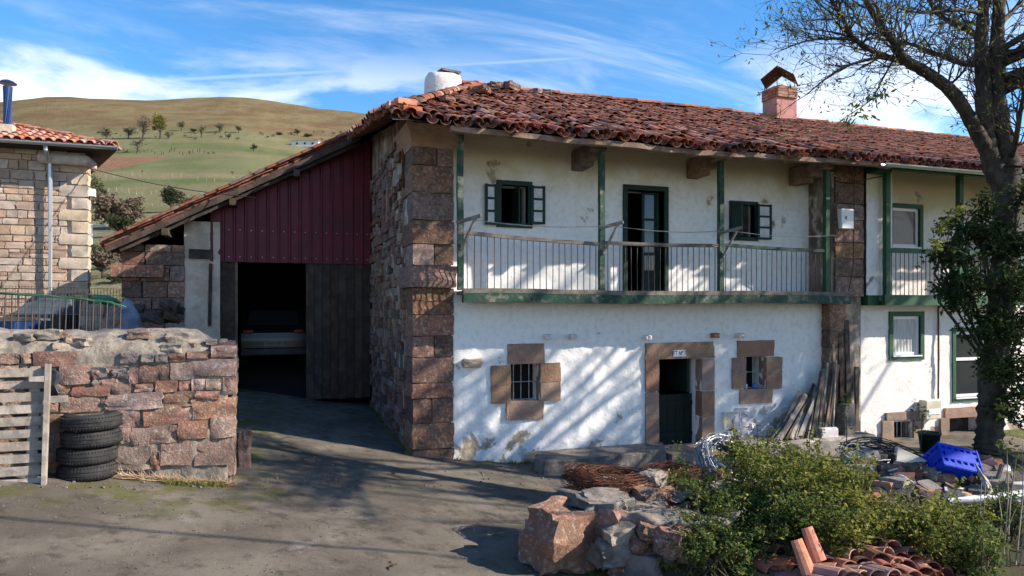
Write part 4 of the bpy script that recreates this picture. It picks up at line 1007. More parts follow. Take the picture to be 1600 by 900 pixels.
for xx in (x1-.09, x1-.62, x1-1.18): pb(xx, xx+.045, 0, 1.40, -.075, -.002, 'stringer')
for xx in (x1-.26, x1-.8): pb(xx, xx+.10, 0.02, 1.38, .022, .04, 'slat')
pb(x1-.35, x1+.12, .95, 1.03, .045, .06, 'slat'); pb(x1-.24, x1-.10, 1.2, 1.26, -.1, -.02, 'block')
rebase(pal)
pn = tag(empty('car_bumper'), 'shiny black plastic car part tucked behind the pallet', 'car part')
c = [(30, 577), (72, 573), (88, 581), (97, 594), (88, 602), (94, 614), (84, 628), (60, 626), (40, 600)]
m = MB(); pts = [onY(a, b, YW-.12) for a, b in c]; n = len(pts)
for q in (0, .05): m.v += [tuple(p_+Vector((0, q+.05*math.sin(i), 0))) for i, p_ in enumerate(pts)]
m.f = [tuple(range(n)), tuple(range(2*n-1, n-1, -1))]+[(i, (i+1) % n, n+(i+1) % n, n+i) for i in range(n)]
m.build('panel', 'black_plastic', pn, bevel=.008)
p = onY(86, 608, YW-.14); MB().tube([p, p+Vector((0, .1, 0))], .05, 12).build('lamp_socket', 'wood_grey', pn)
p = onY(60, 640, YW-.14); MB().box(p.x-.02, p.x+.02, YW-.14, YW-.08, ground(p.x, YW)-.02, p.z+.1).build('strut', 'black_plastic', pn)
rebase(pn)
# ------------------------------------------------------------------ stone house on the left, behind the wall
lh = tag(empty('stone_house'), 'pale stone house with big quoins, blue flue and grey gutter', 'house')
FL = 17.6; LC = P(135, 400, FL); LX, LY = LC.x, LC.y
zE = P(160, 232, FL-.6).z; zB = 1.0
SHR = .36
MB().add([(x-SHR*(y-LY), y, z_) for z_ in (zB, zE+.1) for x, y in ((LX-9, LY+.04), (LX-.02, LY+.04), (LX-.02, LY+9), (LX-9, LY+9))], [(0, 1, 2, 3), (4, 5, 6, 7), (0, 1, 5, 4), (1, 2, 6, 5), (2, 3, 7, 6), (3, 0, 4, 7)]).build('wall_core', 'mortar_pale', lh)
for (cx, cz, ww, hh) in courses(LX-3.6, LX-.42, 1.9, zE+.05, (.13, .27), (.18, .52)):
    stone(lh, (cx, LY+.06, cz), (ww*.95, .16, hh*.9), 'stone_pale', 'rough', rot=R_.uniform(-.02, .02))
z = 1.9; k = 0
while z < zE-.35:
    h = .30; w_ = .62 if k % 2 == 0 else .36
    stone(lh, (LX-w_/2+.04, LY+.14, z+h/2), (w_, .36, h*.94), 'stone_quoin', 'rough'); z += h; k += 1
cbm = MB(); cbm.box(LX-1.0, LX+.12, LY-.25, LY+.6, zE-.32, zE-.08); cbm.build('corbel_stone', 'stone_quoin', lh, bevel=.05)
ex = P(176, 228, FL-.75).x; ey = LY-.55
lr = empty('roof'); lr.parent = lh
pitch_ = .40
apex = P(-40, 160, FL+1.5)
MB().add([(LX-9, ey, zE+.02), (ex, ey, zE+.02), (ex-9*SHR, ey+9, zE+.02), (LX-12, ey+9, zE+.02), (LX-9, ey, zE+.10), (ex, ey, zE+.10), (ex-9*SHR, ey+9, zE+.10), (LX-12, ey+9, zE+.10)], [(0, 1, 2, 3), (4, 5, 6, 7), (0, 1, 5, 4), (1, 2, 6, 5), (2, 3, 7, 6), (3, 0, 4, 7)]).build('eave_slab', 'wood_dark', lr)
def zl(x, y): return zE+.12+min(.36*(y-ey), .36*(ex-SHR*(y-ey)-x))
rd = MB(); G = 26
for i in range(G+1):
    for j in range(G+1):
        y = ey+6*j/G; x = LX-9+(ex-SHR*(y-ey)-LX+9)*i/G; rd.v.append((x, y, zl(x, y)))
rd.f = [(i*(G+1)+j, (i+1)*(G+1)+j, (i+1)*(G+1)+j+1, i*(G+1)+j+1) for i in range(G) for j in range(G)]; rd.build('roof_deck', 'tile_new', lr, fix=False)
lay_tiles(lr, zl, 21, 10, lambda c, r: (ex-.15-c*.215, ey-.03+r*.30), Vector((1, 0, 0)), 'tile_new', 10, .12, skip=lambda x, y: (ex-SHR*(y-ey)-x) < (y-ey)+.08, pitch=.215)
cap_line(lr, (ex-.05, ey+.02, zE+.16), (ex-3.4*(1+SHR), ey+3.4, zl(ex-3.4*(1+SHR), ey+3.4)+.06), 'tile_new')
gp = MB()
for x in (LX-9, ex+.02): gp.v += [(x, ey-.07+.075*math.cos(math.pi*(1+i/n)), zE+.10+.075*math.sin(math.pi*(1+i/n))) for i in range(n+1)]+[(x, ey-.07+.065*math.cos(math.pi*(2-i/n)), zE+.10+.065*math.sin(math.pi*(2-i/n))) for i in range(n+1)]
k = 2*(n+1); gp.f = [(i, (i+1) % k, k+(i+1) % k, k+i) for i in range(k)]+[tuple(range(k))]; gp.build('gutter', 'metal_grey', lr)
dx = onY(79, 300, LY-.1).x
MB().tube([(dx+.02, ey-.06, zE+.05), (dx+.02, ey-.04, zE-.06), (dx, LY-.14, zE-.32), (dx, LY-.13, 1.2)], .05, 10).build('downpipe', 'metal_grey', lh)
fx, fy = onY(12, 200, ey+.8).x, ey+.8
fl_ = MB().tube([(fx, fy, zl(fx, fy)-.1), (fx, fy, P(12, 142, FL).z)], .105, 14).build('flue', 'metal_blue', lh)
MB().lathe([(.001, .10), (.12, .06), (.20, 0), (.19, -.015), (.001, -.01)], 16, (fx, fy, P(12, 140, FL).z+.05)).build('cowl', 'metal_blue', fl_)
MB().box(fx-.14, fx+.14, fy-.14, fy+.14, zl(fx, fy)-.1, zl(fx, fy)+.22).build('flue_base', 'stone_quoin', lh)
p = P(143, 302, FL+.2); MB().box(LX-.05, LX+.17, LY+.03, LY+.2, p.z-.09, p.z+.09).build('junction_box', 'frame_white', lh)
rebase(lh)
# containers behind the wall
def container(px0, px1, pyt, pym, F, body, lid, label, name):
    t = empty(name); a, b = P(px0, pym, F), P(px1, pym, F); zt = P(px0, pyt, F).z; zm = a.z; g = ground(a.x, a.y); u = (b-a); u.z = 0; v = Vector((-u.y, u.x, 0)).normalized()*.75
    m = MB(); dn = Vector((0, 0, zm-g))
    i_ = u*.08
    vs_ = [a, b, b+v, a+v]; lo = [a+i_-dn, b-i_-dn, b-i_+v*.9-dn, a+i_+v*.9-dn]
    m.add(vs_+lo, [(0, 1, 2, 3), (7, 6, 5, 4), (0, 4, 5, 1), (1, 5, 6, 2), (2, 6, 7, 3), (3, 7, 4, 0)]); m.build('body', body, t)
    m = MB(); up = Vector((0, 0, zt-zm)); o_ = Vector((0, 0, .012))
    m.add([a+o_, b+o_, b+v+o_, a+v+o_, a+i_+v*.55+up, b-i_+v*.55+up, b-i_+v+up, a+i_+v+up], [(0, 1, 5, 4), (1, 2, 6, 5), (2, 3, 7, 6), (3, 0, 4, 7), (4, 5, 6, 7), (3, 2, 1, 0)]); m.build('lid', lid, t)
    q = (a+u*.12-v*.01-Vector((0, 0, .10))); MB().beam(q, q+u*.65, .03, .05).build('label_strip', 'metal_grey' if body == 'bin_green' else 'bin_blue', t)
    rebase(t); return tag(t, label, 'waste container')
container(22, 98, 463, 492, 15.2, 'bin_green', 'bin_lid', 'dark green waste container with sloping grey lid in front of stone house', 'waste_container')
container(-40, 22, 496, 503, 13.0, 'bin_blue', 'black_plastic', 'low dark blue container cut by the left edge of the picture', 'waste_container')
p = P(155, 476, 18.4); g = ground(p.x, p.y); zt = P(155, 460, 18.4).z
ig = tag(empty('bottle_bank'), 'green dome-topped bottle bank between the two buildings', 'bottle bank')
MB().lathe([(.50, g-zt-.05), (.62, g-zt+.1), (.64, -.55), (.56, -.28), (.40, -.10), (.2, -.02), (.001, 0)], 24, (p.x, p.y, zt)).build('shell', 'plastic_green', ig, smooth=True)
q = p+(CAM-p).normalized()*.55; MB().lathe([(.001, 0), (.07, 0), (.07, .03), (.001, .03)], 12).build('opening', 'dark', ig).matrix_basis = Matrix.Translation((q.x+.12, q.y, zt-.22)) @ Matrix.Rotation(1.2, 4, 'X')
rebase(ig)
p = P(146, 512, 15.0); g = ground(p.x, p.y); gp_ = tag(empty('gate_pillar'), 'stubby pale stone gate pillar beside the stone house corner', 'pillar')
for k in range(7): stone(gp_, (p.x+R_.uniform(-.02, .02), p.y, g+.15+k*.3*(P(146, 478, 15).z-g)/2.1), (.42, .42, .31*(P(146, 478, 15).z-g)/2.1), 'stone_quoin', 'rough', rot=R_.uniform(-.1, .1))
rebase(gp_)
a, b = P(167, 520, 12.5), P(182, 482, 12.7); m = MB(); g = ground(a.x, a.y)
m.tube([(a.x, a.y, g), (a.x, a.y, a.z), ((a.x+b.x)/2, (a.y+b.y)/2, (a.z+b.z)/2), tuple(b)], [.16, .15, .14, .11], 9); o = m.build('tree_stump', 'wood_scrap', None); tag(o, 'brown broken log standing behind the stone wall by the tarpaulin', 'log')
p = P(190, 500, 13.0); g = ground(p.x, p.y); m = MB()
for i in range(9):
    for j in range(9): u, v = i/8, j/8; m.v.append((p.x-.30+.75*u+.05*nz(u*4, v*4), p.y-.2+.5*v, g+(P(190, 466, 13).z-g)*(math.sin(math.pi*u)**.4)*(math.sin(math.pi*v)**.3)+.08*nz(u*5, v*5, 3)))
m.f = [(i*9+j, i*9+j+1, i*9+10+j, i*9+9+j) for i in range(8) for j in range(8)]; o = m.build('tarpaulin', 'tarp', None, fix=False, smooth=True); tag(o, 'crumpled blue grey tarpaulin heap next to the garage corner', 'tarpaulin')
# fences behind the wall
fc = tag(empty('railing_fence'), 'low green railing with thin upright bars just behind the stone wall', 'fence')
rl = [P(-60, 456, 10.2), P(20, 459, 10.4), P(80, 463, 10.6), P(135, 468, 10.8), P(175, 473, 11.0), P(196, 480, 11.2)]
MB().tube(rl, .02, 6).build('top_rail', 'green_new', fc)
for k in range(24):
    px = -55+k*10.6; i = min(4, max(0, sum(1 for q in (20, 80, 135, 175) if px > q))); 
    pp = [(-60, 0), (20, 1), (80, 2), (135, 3), (175, 4), (196, 5)]; t = (px-pp[i][0])/(pp[i+1][0]-pp[i][0]); q = rl[i]+(rl[i+1]-rl[i])*t
    MB().tube([q, (q.x-.05+R_.uniform(-.03, .03), q.y, ground(q.x, q.y)+.05)], .011, 5).build('bar', 'iron', fc)
rebase(fc)
mf = MB(); A, B_ = P(-20, 446, 14.6), P(202, 452, 14.6)
for k in range(46): q = A+(B_-A)*(k/45); mf.tube([(q.x, q.y, q.z), (q.x, q.y, ground(q.x, q.y))], .006, 4, False)
for k in range(8): mf.tube([A-Vector((0, 0, k*.14)), B_-Vector((0, 0, k*.14))], .005, 4, False)
o = mf.build('mesh_fence', 'iron', None, fix=False); tag(o, 'thin dark wire mesh fence across the gap beside the stone house', 'fence')
# logs heaped at the garage corner
for k in range(14):
    p = P(R_.uniform(205, 285), 500-R_.uniform(0, 38)*(1 if k % 2 else .6), 14.8+R_.uniform(-.4, .3)); g = ground(p.x, p.y)
    if k < 5: p.z = g+.1
    d = Vector((R_.uniform(.5, 1), R_.uniform(-.2, .2), R_.uniform(-.25, .25)))*R_.uniform(.4, .7)
    o = MB().tube([p-d*.5, p+d*.05+Vector((0, 0, .02)), p+d*.5], [.09, .10, .08], 7).build('firewood_log', 'wood_dark', None)
    tag(o, 'dark split log in the shaded heap against the garage corner', 'log', 'firewood heap at the garage corner')
# ------------------------------------------------------------------ bench platform, terrace, step
pf = MB(); pts = [onY(835, 722, -.62), onY(838, 700, -.10), onY(1036, 690, -.02), onY(1041, 712, -.75), onY(1000, 722, -.95), onY(900, 728, -.98), onY(850, 727, -.88)]
zt = .06; n = len(pts)
for z_, s_ in ((-.6, 1.02), (-.02, 1.0), (zt-.03, 1.0), (zt, .985)):
    cxm = sum(p.x for p in pts)/n; cym = sum(p.y for p in pts)/n
    pf.v += [(cxm+(p.x-cxm)*s_, cym+(p.y-cym)*s_, z_) for p in pts]
pf.f = [(t*n+k, t*n+(k+1) % n, t*n+n+(k+1) % n, t*n+n+k) for t in range(3) for k in range(n)]+[tuple(3*n+k for k in range(n))]
bm = bmesh.new(); me = pf.mesh('doorstep_platform', 'concrete'); bm.from_mesh(me); bmesh.ops.recalc_face_normals(bm, faces=bm.faces); bmesh.ops.subdivide_edges(bm, edges=bm.edges[:], cuts=5, use_grid_fill=True)
for v in bm.verts: v.co += noise.noise_vector(v.co*3)*.025
bm.to_mesh(me); bm.free(); me.materials[0] = MATS['concrete_dark']; o = put('stone_bench', me); tag(o, 'low worn concrete bench platform along the white wall left of the door', 'platform')
x0, x1, _, _ = rect(1030, 690, 1100, 705, -.3)
stp = tag(empty('door_step'), 'reddish stone doorstep in front of the dark doorway', 'step')
for k in range(3): stone(stp, (x0+.2+k*.42, -.42, -.25), (.44, .78, .44), 'stone_dress', 'block')
stone(stp, (x0+.5, -1.0, -.46), (1.1, .5, .36), 'stone_block', 'block'); rebase(stp)
tr_ = MB(); ta = onY(1108, 690, -.1).x
for i in range(26):
    x = ta+(9.75-ta)*i/25
    for (yy, zz_) in ((-.02, -.9), (-.02, .05), (-.75, .05), (-.82, .0), (-.84, -.9)): tr_.v.append((x, yy+.03*nz(x*3, zz_*3)-.0, zz_+.02*nz(x*2.5, yy*3)))
tr_.f = [(i*5+k, i*5+5+k, i*5+6+k, i*5+1+k) for i in range(25) for k in range(4)]+[(0, 1, 2, 3, 4), (129, 128, 127, 126, 125)]
o = tr_.build('terrace_ledge', 'concrete', None, smooth=True); o.data.set_sharp_from_angle(angle=.6); tag(o, 'pale concrete ledge along the wall right of the door, carrying the planks', 'ledge')
# ------------------------------------------------------------------ planks leaning in the corner
cx0 = onY(1290, 600, -.2)
for k in range(34):
    t = k/33; base = onY(1203+t*95+R_.uniform(-4, 4), 684, -.62+R_.uniform(-.1, .12)); base.z = .075
    top = onY(1250+t*58+R_.uniform(-8, 8), 640-t*70+R_.uniform(-25, 12), -.14-.18*R_.random())
    m = MB(); w_ = R_.uniform(.03, .10); m.beam(base, top, w_, .022, Vector((R_.uniform(-.5, .5), -1, .3)))
    o = m.build('loose_plank', R_.choice(['wood_scrap', 'wood_grey', 'wood_scrap', 'wood_pallet']), None); tag(o, 'rough weathered plank in the pile leaning into the wall corner', 'plank', 'planks leaning in the corner')
for px, pt, w_, lab, mt in ((1311, 520, .09, 'tall dark brown board standing behind the plank pile', 'wood_dark'), (1301, 535, .06, 'slender upright lath beside the tall dark board', 'wood_scrap'), (1322, 500, .12, 'tallest dark plank with a cracked top at the house corner', 'wood_dark'), (1338, 573, .10, 'lone upright square post on the ledge right of the planks', 'wood_scrap')):
    b0 = onY(px+(4 if px < 1330 else 0), 676, -.30); b0.z = .06; b1 = onY(px, pt, -.22 if px < 1330 else -.30)
    m = MB().beam(b0, b0+(b1-b0)*.5+Vector((.012, 0, 0)), w_, .05, Vector((0, 1, 0))).beam(b0+(b1-b0)*.5+Vector((.012, 0, 0)), b1, w_*.95, .048, Vector((0, 1, 0))); o = m.build('upright_board', mt, None); tag(o, lab, 'board')
p = onY(1325, 668, -.55); o = MB().box(p.x-.16, p.x+.14, -.62, -.40, .055, .70, .015).build('plank_offcut', 'wood_grey', None, bevel=.01); tag(o, 'short broad grey board offcut standing on the ledge', 'board')
for k, lab in ((0, 'pale concrete block lying on the ledge under the planks'),):
    p = onY(1296, 672, -.7); o = stone(None, (p.x, -.62, .15), (.42, .22, .2), 'chimney_white', 'block', name='concrete_block'); tag(o, lab, 'block')
# cup and can on the sill
x0, x1, z0, z1 = w2
for f, c_, r_, h_, lab in ((.5, 'cup_blue', .05, .12, 'small blue cup on the sill of the barred window'), (.12, 'frame_white', .025, .11, 'small white bottle on the sill beside the blue cup')):
    o = MB().lathe([(.001, 0), (r_*.85, 0), (r_, h_), (r_*.88, h_), (r_*.75, .012), (.001, .012)], 14, (x0+(x1-x0)*f, .02, z0)).build('cup' if f == .5 else 'bottle', c_, None, smooth=True); tag(o, lab, 'cup' if f == .5 else 'bottle')
# ------------------------------------------------------------------ rough retaining wall in front
rw = tag(empty('rock_wall'), 'rough retaining wall of reddish boulders and mortar at the garden corner', 'wall')
mc = MB(); nU, nV = 90, 30
A, B_ = Vector((.95, -5.35, 0)), Vector((3.35, -4.25, 0)); A0 = Vector((2.0, -6.3, 0))
path = [A0, Vector((1.35, -6.0, 0)), Vector((.92, -5.55, 0)), Vector((1.05, -5.05, 0)), Vector((1.9, -4.62, 0)), Vector((2.7, -4.35, 0)), B_, Vector((3.9, -4.2, 0))]
def pathp(t): t *= len(path)-1; i = min(len(path)-2, int(t)); return path[i].lerp(path[i+1], t-i)
cen = Vector((2.9, -5.6, 0))
for i in range(nU+1):
    p = pathp(i/nU); g = ground(p.x, p.y) if True else 0; g = min(g, yard(p.x, p.y))-.12
    inn = (cen-p).normalized()
    for j in range(nV+1):
        t = j/nV; z = g+(.50-g)*min(1, t/.72); off = .13+.14*t if t < .72 else .23+(t-.72)*2.2
        q = p+inn*off; mc.v.append((q.x+.07*nz(q.x*4, z*4, 1)+.04*nz(q.x*9, z*9, q.y*9), q.y+.07*nz(q.y*4, z*4, 6)+.04*nz(q.x*8, z*10, 3), z+.07*nz(q.x*4, q.y*4, 9)))
mc.f = [(i*(nV+1)+j, (i+1)*(nV+1)+j, (i+1)*(nV+1)+j+1, i*(nV+1)+j+1) for i in range(nU) for j in range(nV)]
mc.build('mortar_core', 'mortar', rw, smooth=True)
for (px, py, F, sx, sy, sz, mt, rot, rx, ry) in [
    (885, 838, 7.75, .82, .5, .62, 'stone_red', .35, .15, .1), (850, 850, 7.75, .30, .45, .5, 'stone_red', .6, 0, .15), (905, 806, 7.9, .62, .5, .16, 'stone_dark', .3, .1, .12), (878, 812, 7.8, .22, .3, .16, 'mortar', .2, 0, 0),
    (935, 779, 8.2, .95, .7, .13, 'concrete_dark', .35, .05, .14), (1012, 795, 8.35, .5, .4, .5, 'stone_red', .2, .2, .2), (985, 800, 8.3, .2, .3, .42, 'mortar', .5, 0, .1), (1045, 812, 8.3, .5, .4, .44, 'stone_red', .4, .1, 0),
    (1060, 778, 8.6, .44, .4, .16, 'stone_dress', .3, .2, -.1), (1078, 768, 8.7, .26, .3, .16, 'stone_red', .1, .1, .2), (1052, 790, 8.45, .10, .2, .3, 'stone_dress', .2, 0, .1), (1075, 795, 8.5, .5, .3, .10, 'concrete', .3, .1, 0),
    (1032, 852, 7.9, .62, .5, .3, 'stone_red', .3, .1, .1), (1010, 880, 7.5, .45, .4, .3, 'stone_dark', .6, 0, 0), (975, 850, 7.85, .4, .4, .26, 'mortar', .6, .1, 0), (1075, 840, 8.1, .5, .4, .5, 'stone_block', .3, 0, 0),
    (950, 868, 7.65, .35, .3, .22, 'stone_dark', .2, 0, .2), (1035, 838, 8.1, .22, .25, .14, 'stone_red', .2, 0, .1), (1100, 775, 8.9, .4, .4, .3, 'concrete', .3, 0, 0), (995, 822, 8.2, .2, .2, .18, 'concrete', 1, 0, 0)]:
    p = P(px, py, F); stone(rw, p, (sx, sy, sz), mt, 'rock', rot=rot, rx=rx, ry=ry)
for k in range(46):
    t = R_.uniform(.10, .95); q = pathp(t)+(cen-pathp(t)).normalized()*R_.uniform(.14, .24); g = yard(q.x, q.y); s = R_.uniform(.16, .36)
    stone(rw, (q.x, q.y, g+R_.uniform(.05, .62-g)), (s*1.35, s, s*R_.uniform(.6, .9)), R_.choice(['stone_red', 'stone_block', 'stone_block', 'concrete_dark', 'mortar']), 'rock', rot=R_.uniform(0, 3), rx=R_.uniform(-.3, .3))
rebase(rw)
o = stone(None, P(1130, 738, 9.6), (.55, .5, .4), 'concrete', 'rock', rot=.3, name='boulder'); tag(o, 'pale boulder lying inside the grey wire coil', 'rock')
o = stone(None, P(1152, 728, 9.7), (.22, .22, .24), 'chimney_white', 'rock', name='boulder'); tag(o, 'small whitish rounded stone beside the grey wire coil', 'rock')
# wire coils
def coil(name, c, R0, dr, h, n, r, mat, label, tilt=(0, 0), sq=.75):
    m = MB(); c = Vector(c); mt = Matrix.Rotation(tilt[0], 3, 'X') @ Matrix.Rotation(tilt[1], 3, 'Y')
    for k in range(n):
        rr = R0+R_.uniform(-dr, dr); ph = R_.uniform(0, 6); zz_ = R_.uniform(0, h); pts = []; w1_, w2_ = R_.uniform(-.06, .06), R_.uniform(-.05, .05)
        m_ = R_.randint(12, 24); L_ = R_.uniform(.6, 1.05)
        for i in range(m_+1):
            a = ph+2*math.pi*L_*i/m_; q = Vector((rr*math.cos(a)+w1_*math.sin(2*a), sq*rr*math.sin(a)+w2_*math.cos(3*a), zz_+.04*math.sin(a*2+k))); pts.append(c+mt @ q)
        m.tube(pts, r*R_.uniform(.7, 1.2), 4, False)
    o = m.build(name, mat, None, fix=False); return tag(o, label, 'wire coil')
coil('wire_coil', P(945, 757, 8.5), .40, .15, .15, 150, .0042, 'rust', 'flat rusty brown coil of wire on top of the rock wall', (.08, .12), .62)
coil('wire_coil', P(1045, 748, 9.0), .30, .12, .13, 110, .0042, 'rust', 'smaller tangled rusty wire bundle nearest the doorway', (.05, 0), .62)
coil('wire_coil', P(1128, 728, 9.5), .36, .07, .20, 80, .006, 'wire_grey', 'upright grey steel wire coil beside the shrub', (.75, .2), .9)
p = P(948, 754, 8.5); o = MB().box(-.16, .16, -.12, .12, 0, .03, .012).build('broken_slab', 'pvc', None); o.matrix_basis = Matrix.Translation(p) @ Matrix.Rotation(.2, 4, 'Z') @ Matrix.Rotation(.15, 4, 'X'); tag(o, 'pale bluish scrap of board inside the rusty wire coil', 'scrap')
coil('wire_tangle', P(1368, 718, 9.9), .42, .2, .22, 46, .007, 'black_plastic', 'tangle of black cable on the rubbish heap', (.2, .1), .6)
coil('wire_tangle', P(1350, 724, 9.6), .32, .16, .15, 14, .006, 'pvc', 'loose loops of pale wire over the black cable', (.3, .2), .6)
# ------------------------------------------------------------------ rubbish heap
def pipe(name, a, b, r, mat, label, cat, inner=.85):
    a, b = Vector(a), Vector(b); m = MB().tube([a, b], r, 16, False); m.tube([a, b], r*inner, 16, False)
    nn = 16
    for e in (0, nn): m.f += [(e+i, e+(i+1) % nn, 2*nn+e+(i+1) % nn, 2*nn+e+i) for i in range(nn)]
    o = m.build(name, mat, None, smooth=True); o.data.set_sharp_from_angle(angle=.7); return tag(o, label, cat)
pipe('plastic_pipe', P(1480, 787, 8.4), P(1625, 768, 8.7), .060, 'pvc', 'long pale grey plastic pipe nearest the front of the heap', 'pipe')
pipe('plastic_pipe', P(1500, 778, 8.9), P(1572, 731, 9.5), .062, 'pvc', 'short pale plastic pipe slanting up behind the blue crate', 'pipe')
pipe('plastic_pipe', P(1555, 758, 9.3), P(1625, 756, 9.3), .045, 'pvc', 'thin grey pipe end at the right edge behind the long pipe', 'pipe')
a, b = P(1515, 712, 9.2), P(1540, 752, 8.9); c_ = P(1556, 800, 8.6); m = MB().beam(a, b, .14, .05, Vector((.3, -1, .2))).beam(b, c_, .16, .05, Vector((.3, -1, .2))); o = m.build('bent_plank', 'wood_pallet', None); tag(o, 'bent grey bleached timber beside the blue crate', 'timber')
m = MB().beam(c_, P(1580, 845, 8.3), .12, .08, Vector((.3, -1, .2))); o = m.build('timber_stub', 'wood_grey', None); tag(o, 'grey timber stub pointing down below the long pipe', 'timber')
pts = [P(1402, 698, 9.6), P(1460, 724, 9.3), P(1470, 742, 9.15), P(1398, 735, 9.3)]; m = MB(); d = Vector((.05, .09, -.02)); m.v = [tuple(p) for p in pts]+[tuple(p+d) for p in pts]; m.f = [(0, 1, 2, 3), (7, 6, 5, 4), (0, 4, 5, 1), (1, 5, 6, 2), (2, 6, 7, 3), (3, 7, 4, 0)]
o = m.build('appliance_cover', 'panel_cream', None, bevel=.01); tag(o, 'cream appliance panel lying tilted on the rubbish heap', 'panel')
a, b = P(1376, 741, 9.2), P(1432, 756, 8.9); o = MB().tube([a, a.lerp(b, .5)+Vector((0, 0, .04)), b], [.05, .045, .02], 8).build('white_branch', 'chimney_white', None); tag(o, 'whitish bent piece of pipe in front of the black cable', 'pipe')
o = MB().tube([P(1463, 772, 8.8), P(1447, 790, 8.6), P(1436, 806, 8.5)], [.07, .08, .08], 9).build('mossy_log', 'moss', None); tag(o, 'short mossy yellow green log below the blue crate', 'log')
# crate
cr = tag(empty('plastic_crate'), 'bright blue plastic bottle crate tipped on the rubbish heap', 'crate')
cw2, cd, chh = .40, .30, .27
def cbx_(m, *a): m.box(*a)
m = MB(); t_ = .012
for s_ in (-1, 1):
    y = s_*cd/2; x = s_*cw2/2
    for zz_ in (0, .085, .17, .235): m.box(-cw2/2, cw2/2, y-t_/2, y+t_/2, zz_, zz_+(.035 if zz_ else .05)); m.box(x-t_/2, x+t_/2, -cd/2, cd/2, zz_+.001, zz_+(.034 if zz_ else .049))
    for k in range(7): xx = -cw2/2+cw2*k/6; m.box(xx-.011, xx+.011, y-t_/2-.001, y+t_/2+.001, 0, chh)
    for k in range(5): yy = -cd/2+cd*k/4; m.box(x-t_/2-.001, x+t_/2+.001, yy-.011, yy+.011, 0, chh)
body = m.build('sides', 'crate_blue', cr, fix=False)
for s_ in (-1, 1): MB().box(-cw2/2+.01, cw2/2-.01, s_*(cd/2-.012)-.003, s_*(cd/2-.012)+.003, .005, .24).build('side_wall', 'crate_blue', cr); MB().box(s_*(cw2/2-.012)-.003, s_*(cw2/2-.012)+.003, -cd/2+.02, cd/2-.02, .005, .24).build('end_wall', 'crate_blue', cr)
base = MB().box(-cw2/2, cw2/2, -cd/2, cd/2, -.008, .004).build('base', 'crate_blue', cr)
MB().box(-cw2/2-.003, cw2/2+.003, -cd/2+.01, cd/2-.01, .12, .17).build('cross_band', 'crate_blue', cr); MB().box(-.16, .16, -cd/2-.009, -cd/2-.003, .09, .20).build('side_panel', 'crate_blue', cr)
cr.scale = (1.25, 1.25, 1.25); cr.location = P(1492, 744, 9.1); cr.rotation_euler = (-.75, .22, -.35)
cr.location.z += .0
for k in range(110):
    px, py = R_.uniform(1325, 1575), R_.uniform(705, 790); F = 9.6-(py-705)*.012; p = P(px, py, F); g = ground(p.x, p.y); p.z = min(p.z, g+.22); s = R_.uniform(.08, .26)
    if k % 2: o = stone(None, (p.x, p.y, max(g+s*.2, p.z)), (s*1.3, s, s*.7), R_.choice(['brick', 'concrete', 'stone_dark', 'stone_block']), 'rough', rot=R_.uniform(0, 3), rx=R_.uniform(-.5, .5), name='rubble_piece'); tag(o, 'broken lump of masonry scattered on the rubbish heap', 'rubble', 'rubble on the rubbish heap')
    else:
        d = Vector((R_.gauss(0, 1), R_.gauss(0, .6), R_.gauss(0, .25))).normalized()*R_.uniform(.2, .6); o = MB().beam(p-d*.5, p+d*.5, R_.uniform(.02, .06), R_.uniform(.015, .03)).build('scrap_lath', R_.choice(['wood_scrap', 'wood_grey', 'black_plastic', 'pvc']), None); tag(o, 'thin scrap lath or strip scattered on the rubbish heap', 'scrap', 'scrap on the rubbish heap')
hp = MB(); nU = 60                                # the heap itself: dark earth and debris under the scrap
hc = P(1440, 745, 9.3)
for i in range(nU+1):
    for j in range(nU+1):
        u, v = i/nU*2-1, j/nU*2-1; x, y = hc.x+u*1.9, hc.y+v*.9; r_ = max(0, 1-u*u*.9-v*v*.9)
        hp.v.append((x, y, ground(x, y)-.05+.20*r_**.7+.12*nz(x*4, y*4)*r_+.06*nz(x*10, y*10)*r_))
hp.f = [(i*(nU+1)+j, (i+1)*(nU+1)+j, (i+1)*(nU+1)+j+1, i*(nU+1)+j+1) for i in range(nU) for j in range(nU)]
o = hp.build('rubble_heap', 'soil', None, smooth=True, fix=False); tag(o, 'dark mound of earth and debris under the scrap', 'heap', kind='stuff')
pot = P(1452, 690, 10.6); pot.z = max(pot.z, ground(pot.x, pot.y)); o = MB().lathe([(.001, 0), (.12, 0), (.15, .26), (.165, .26), (.165, .29), (.14, .29), (.12, .25), (.001, .24)], 16, (pot.x, pot.y, ground(pot.x, pot.y))).build('flower_pot', 'bin_green', None, smooth=True); tag(o, 'dark green flower pot below the meter box', 'pot')
# ------------------------------------------------------------------ pile of roof tiles in the corner
yaw = -math.atan2(CF.x, CF.y)
for lay in range(5):
    for c_ in range(13):
        px = 1238+c_*23+(lay % 2)*11+R_.uniform(-6, 6); top = 903-58*math.sin(min(1, max(0, (px-1215)/170))*math.pi/2) if px < 1390 else 845+(px-1390)*.42
        p = P(px, top+6+lay*13+R_.uniform(-4, 4), 7.25-lay*.17+R_.uniform(-.05, .05)); g = ground(p.x, p.y); p.z = max(p.z, g+.05)
        mw = Matrix.Translation(p) @ Matrix.Rotation(yaw+R_.gauss(.25, .30), 4, 'Z') @ Matrix.Rotation(R_.uniform(-.3, .02), 4, 'X') @ Matrix.Rotation(R_.gauss(0, .2), 4, 'Y') @ Matrix.Diagonal((1, .8, 1, 1))
        o = put('clay_tile', TILE_ME['tile_new' if (c_+lay) % 4 else 'tile_fresh'], None, mw); tag(o, 'loose curved clay roof tile in the pile at the bottom right', 'tile', 'pile of spare roof tiles')
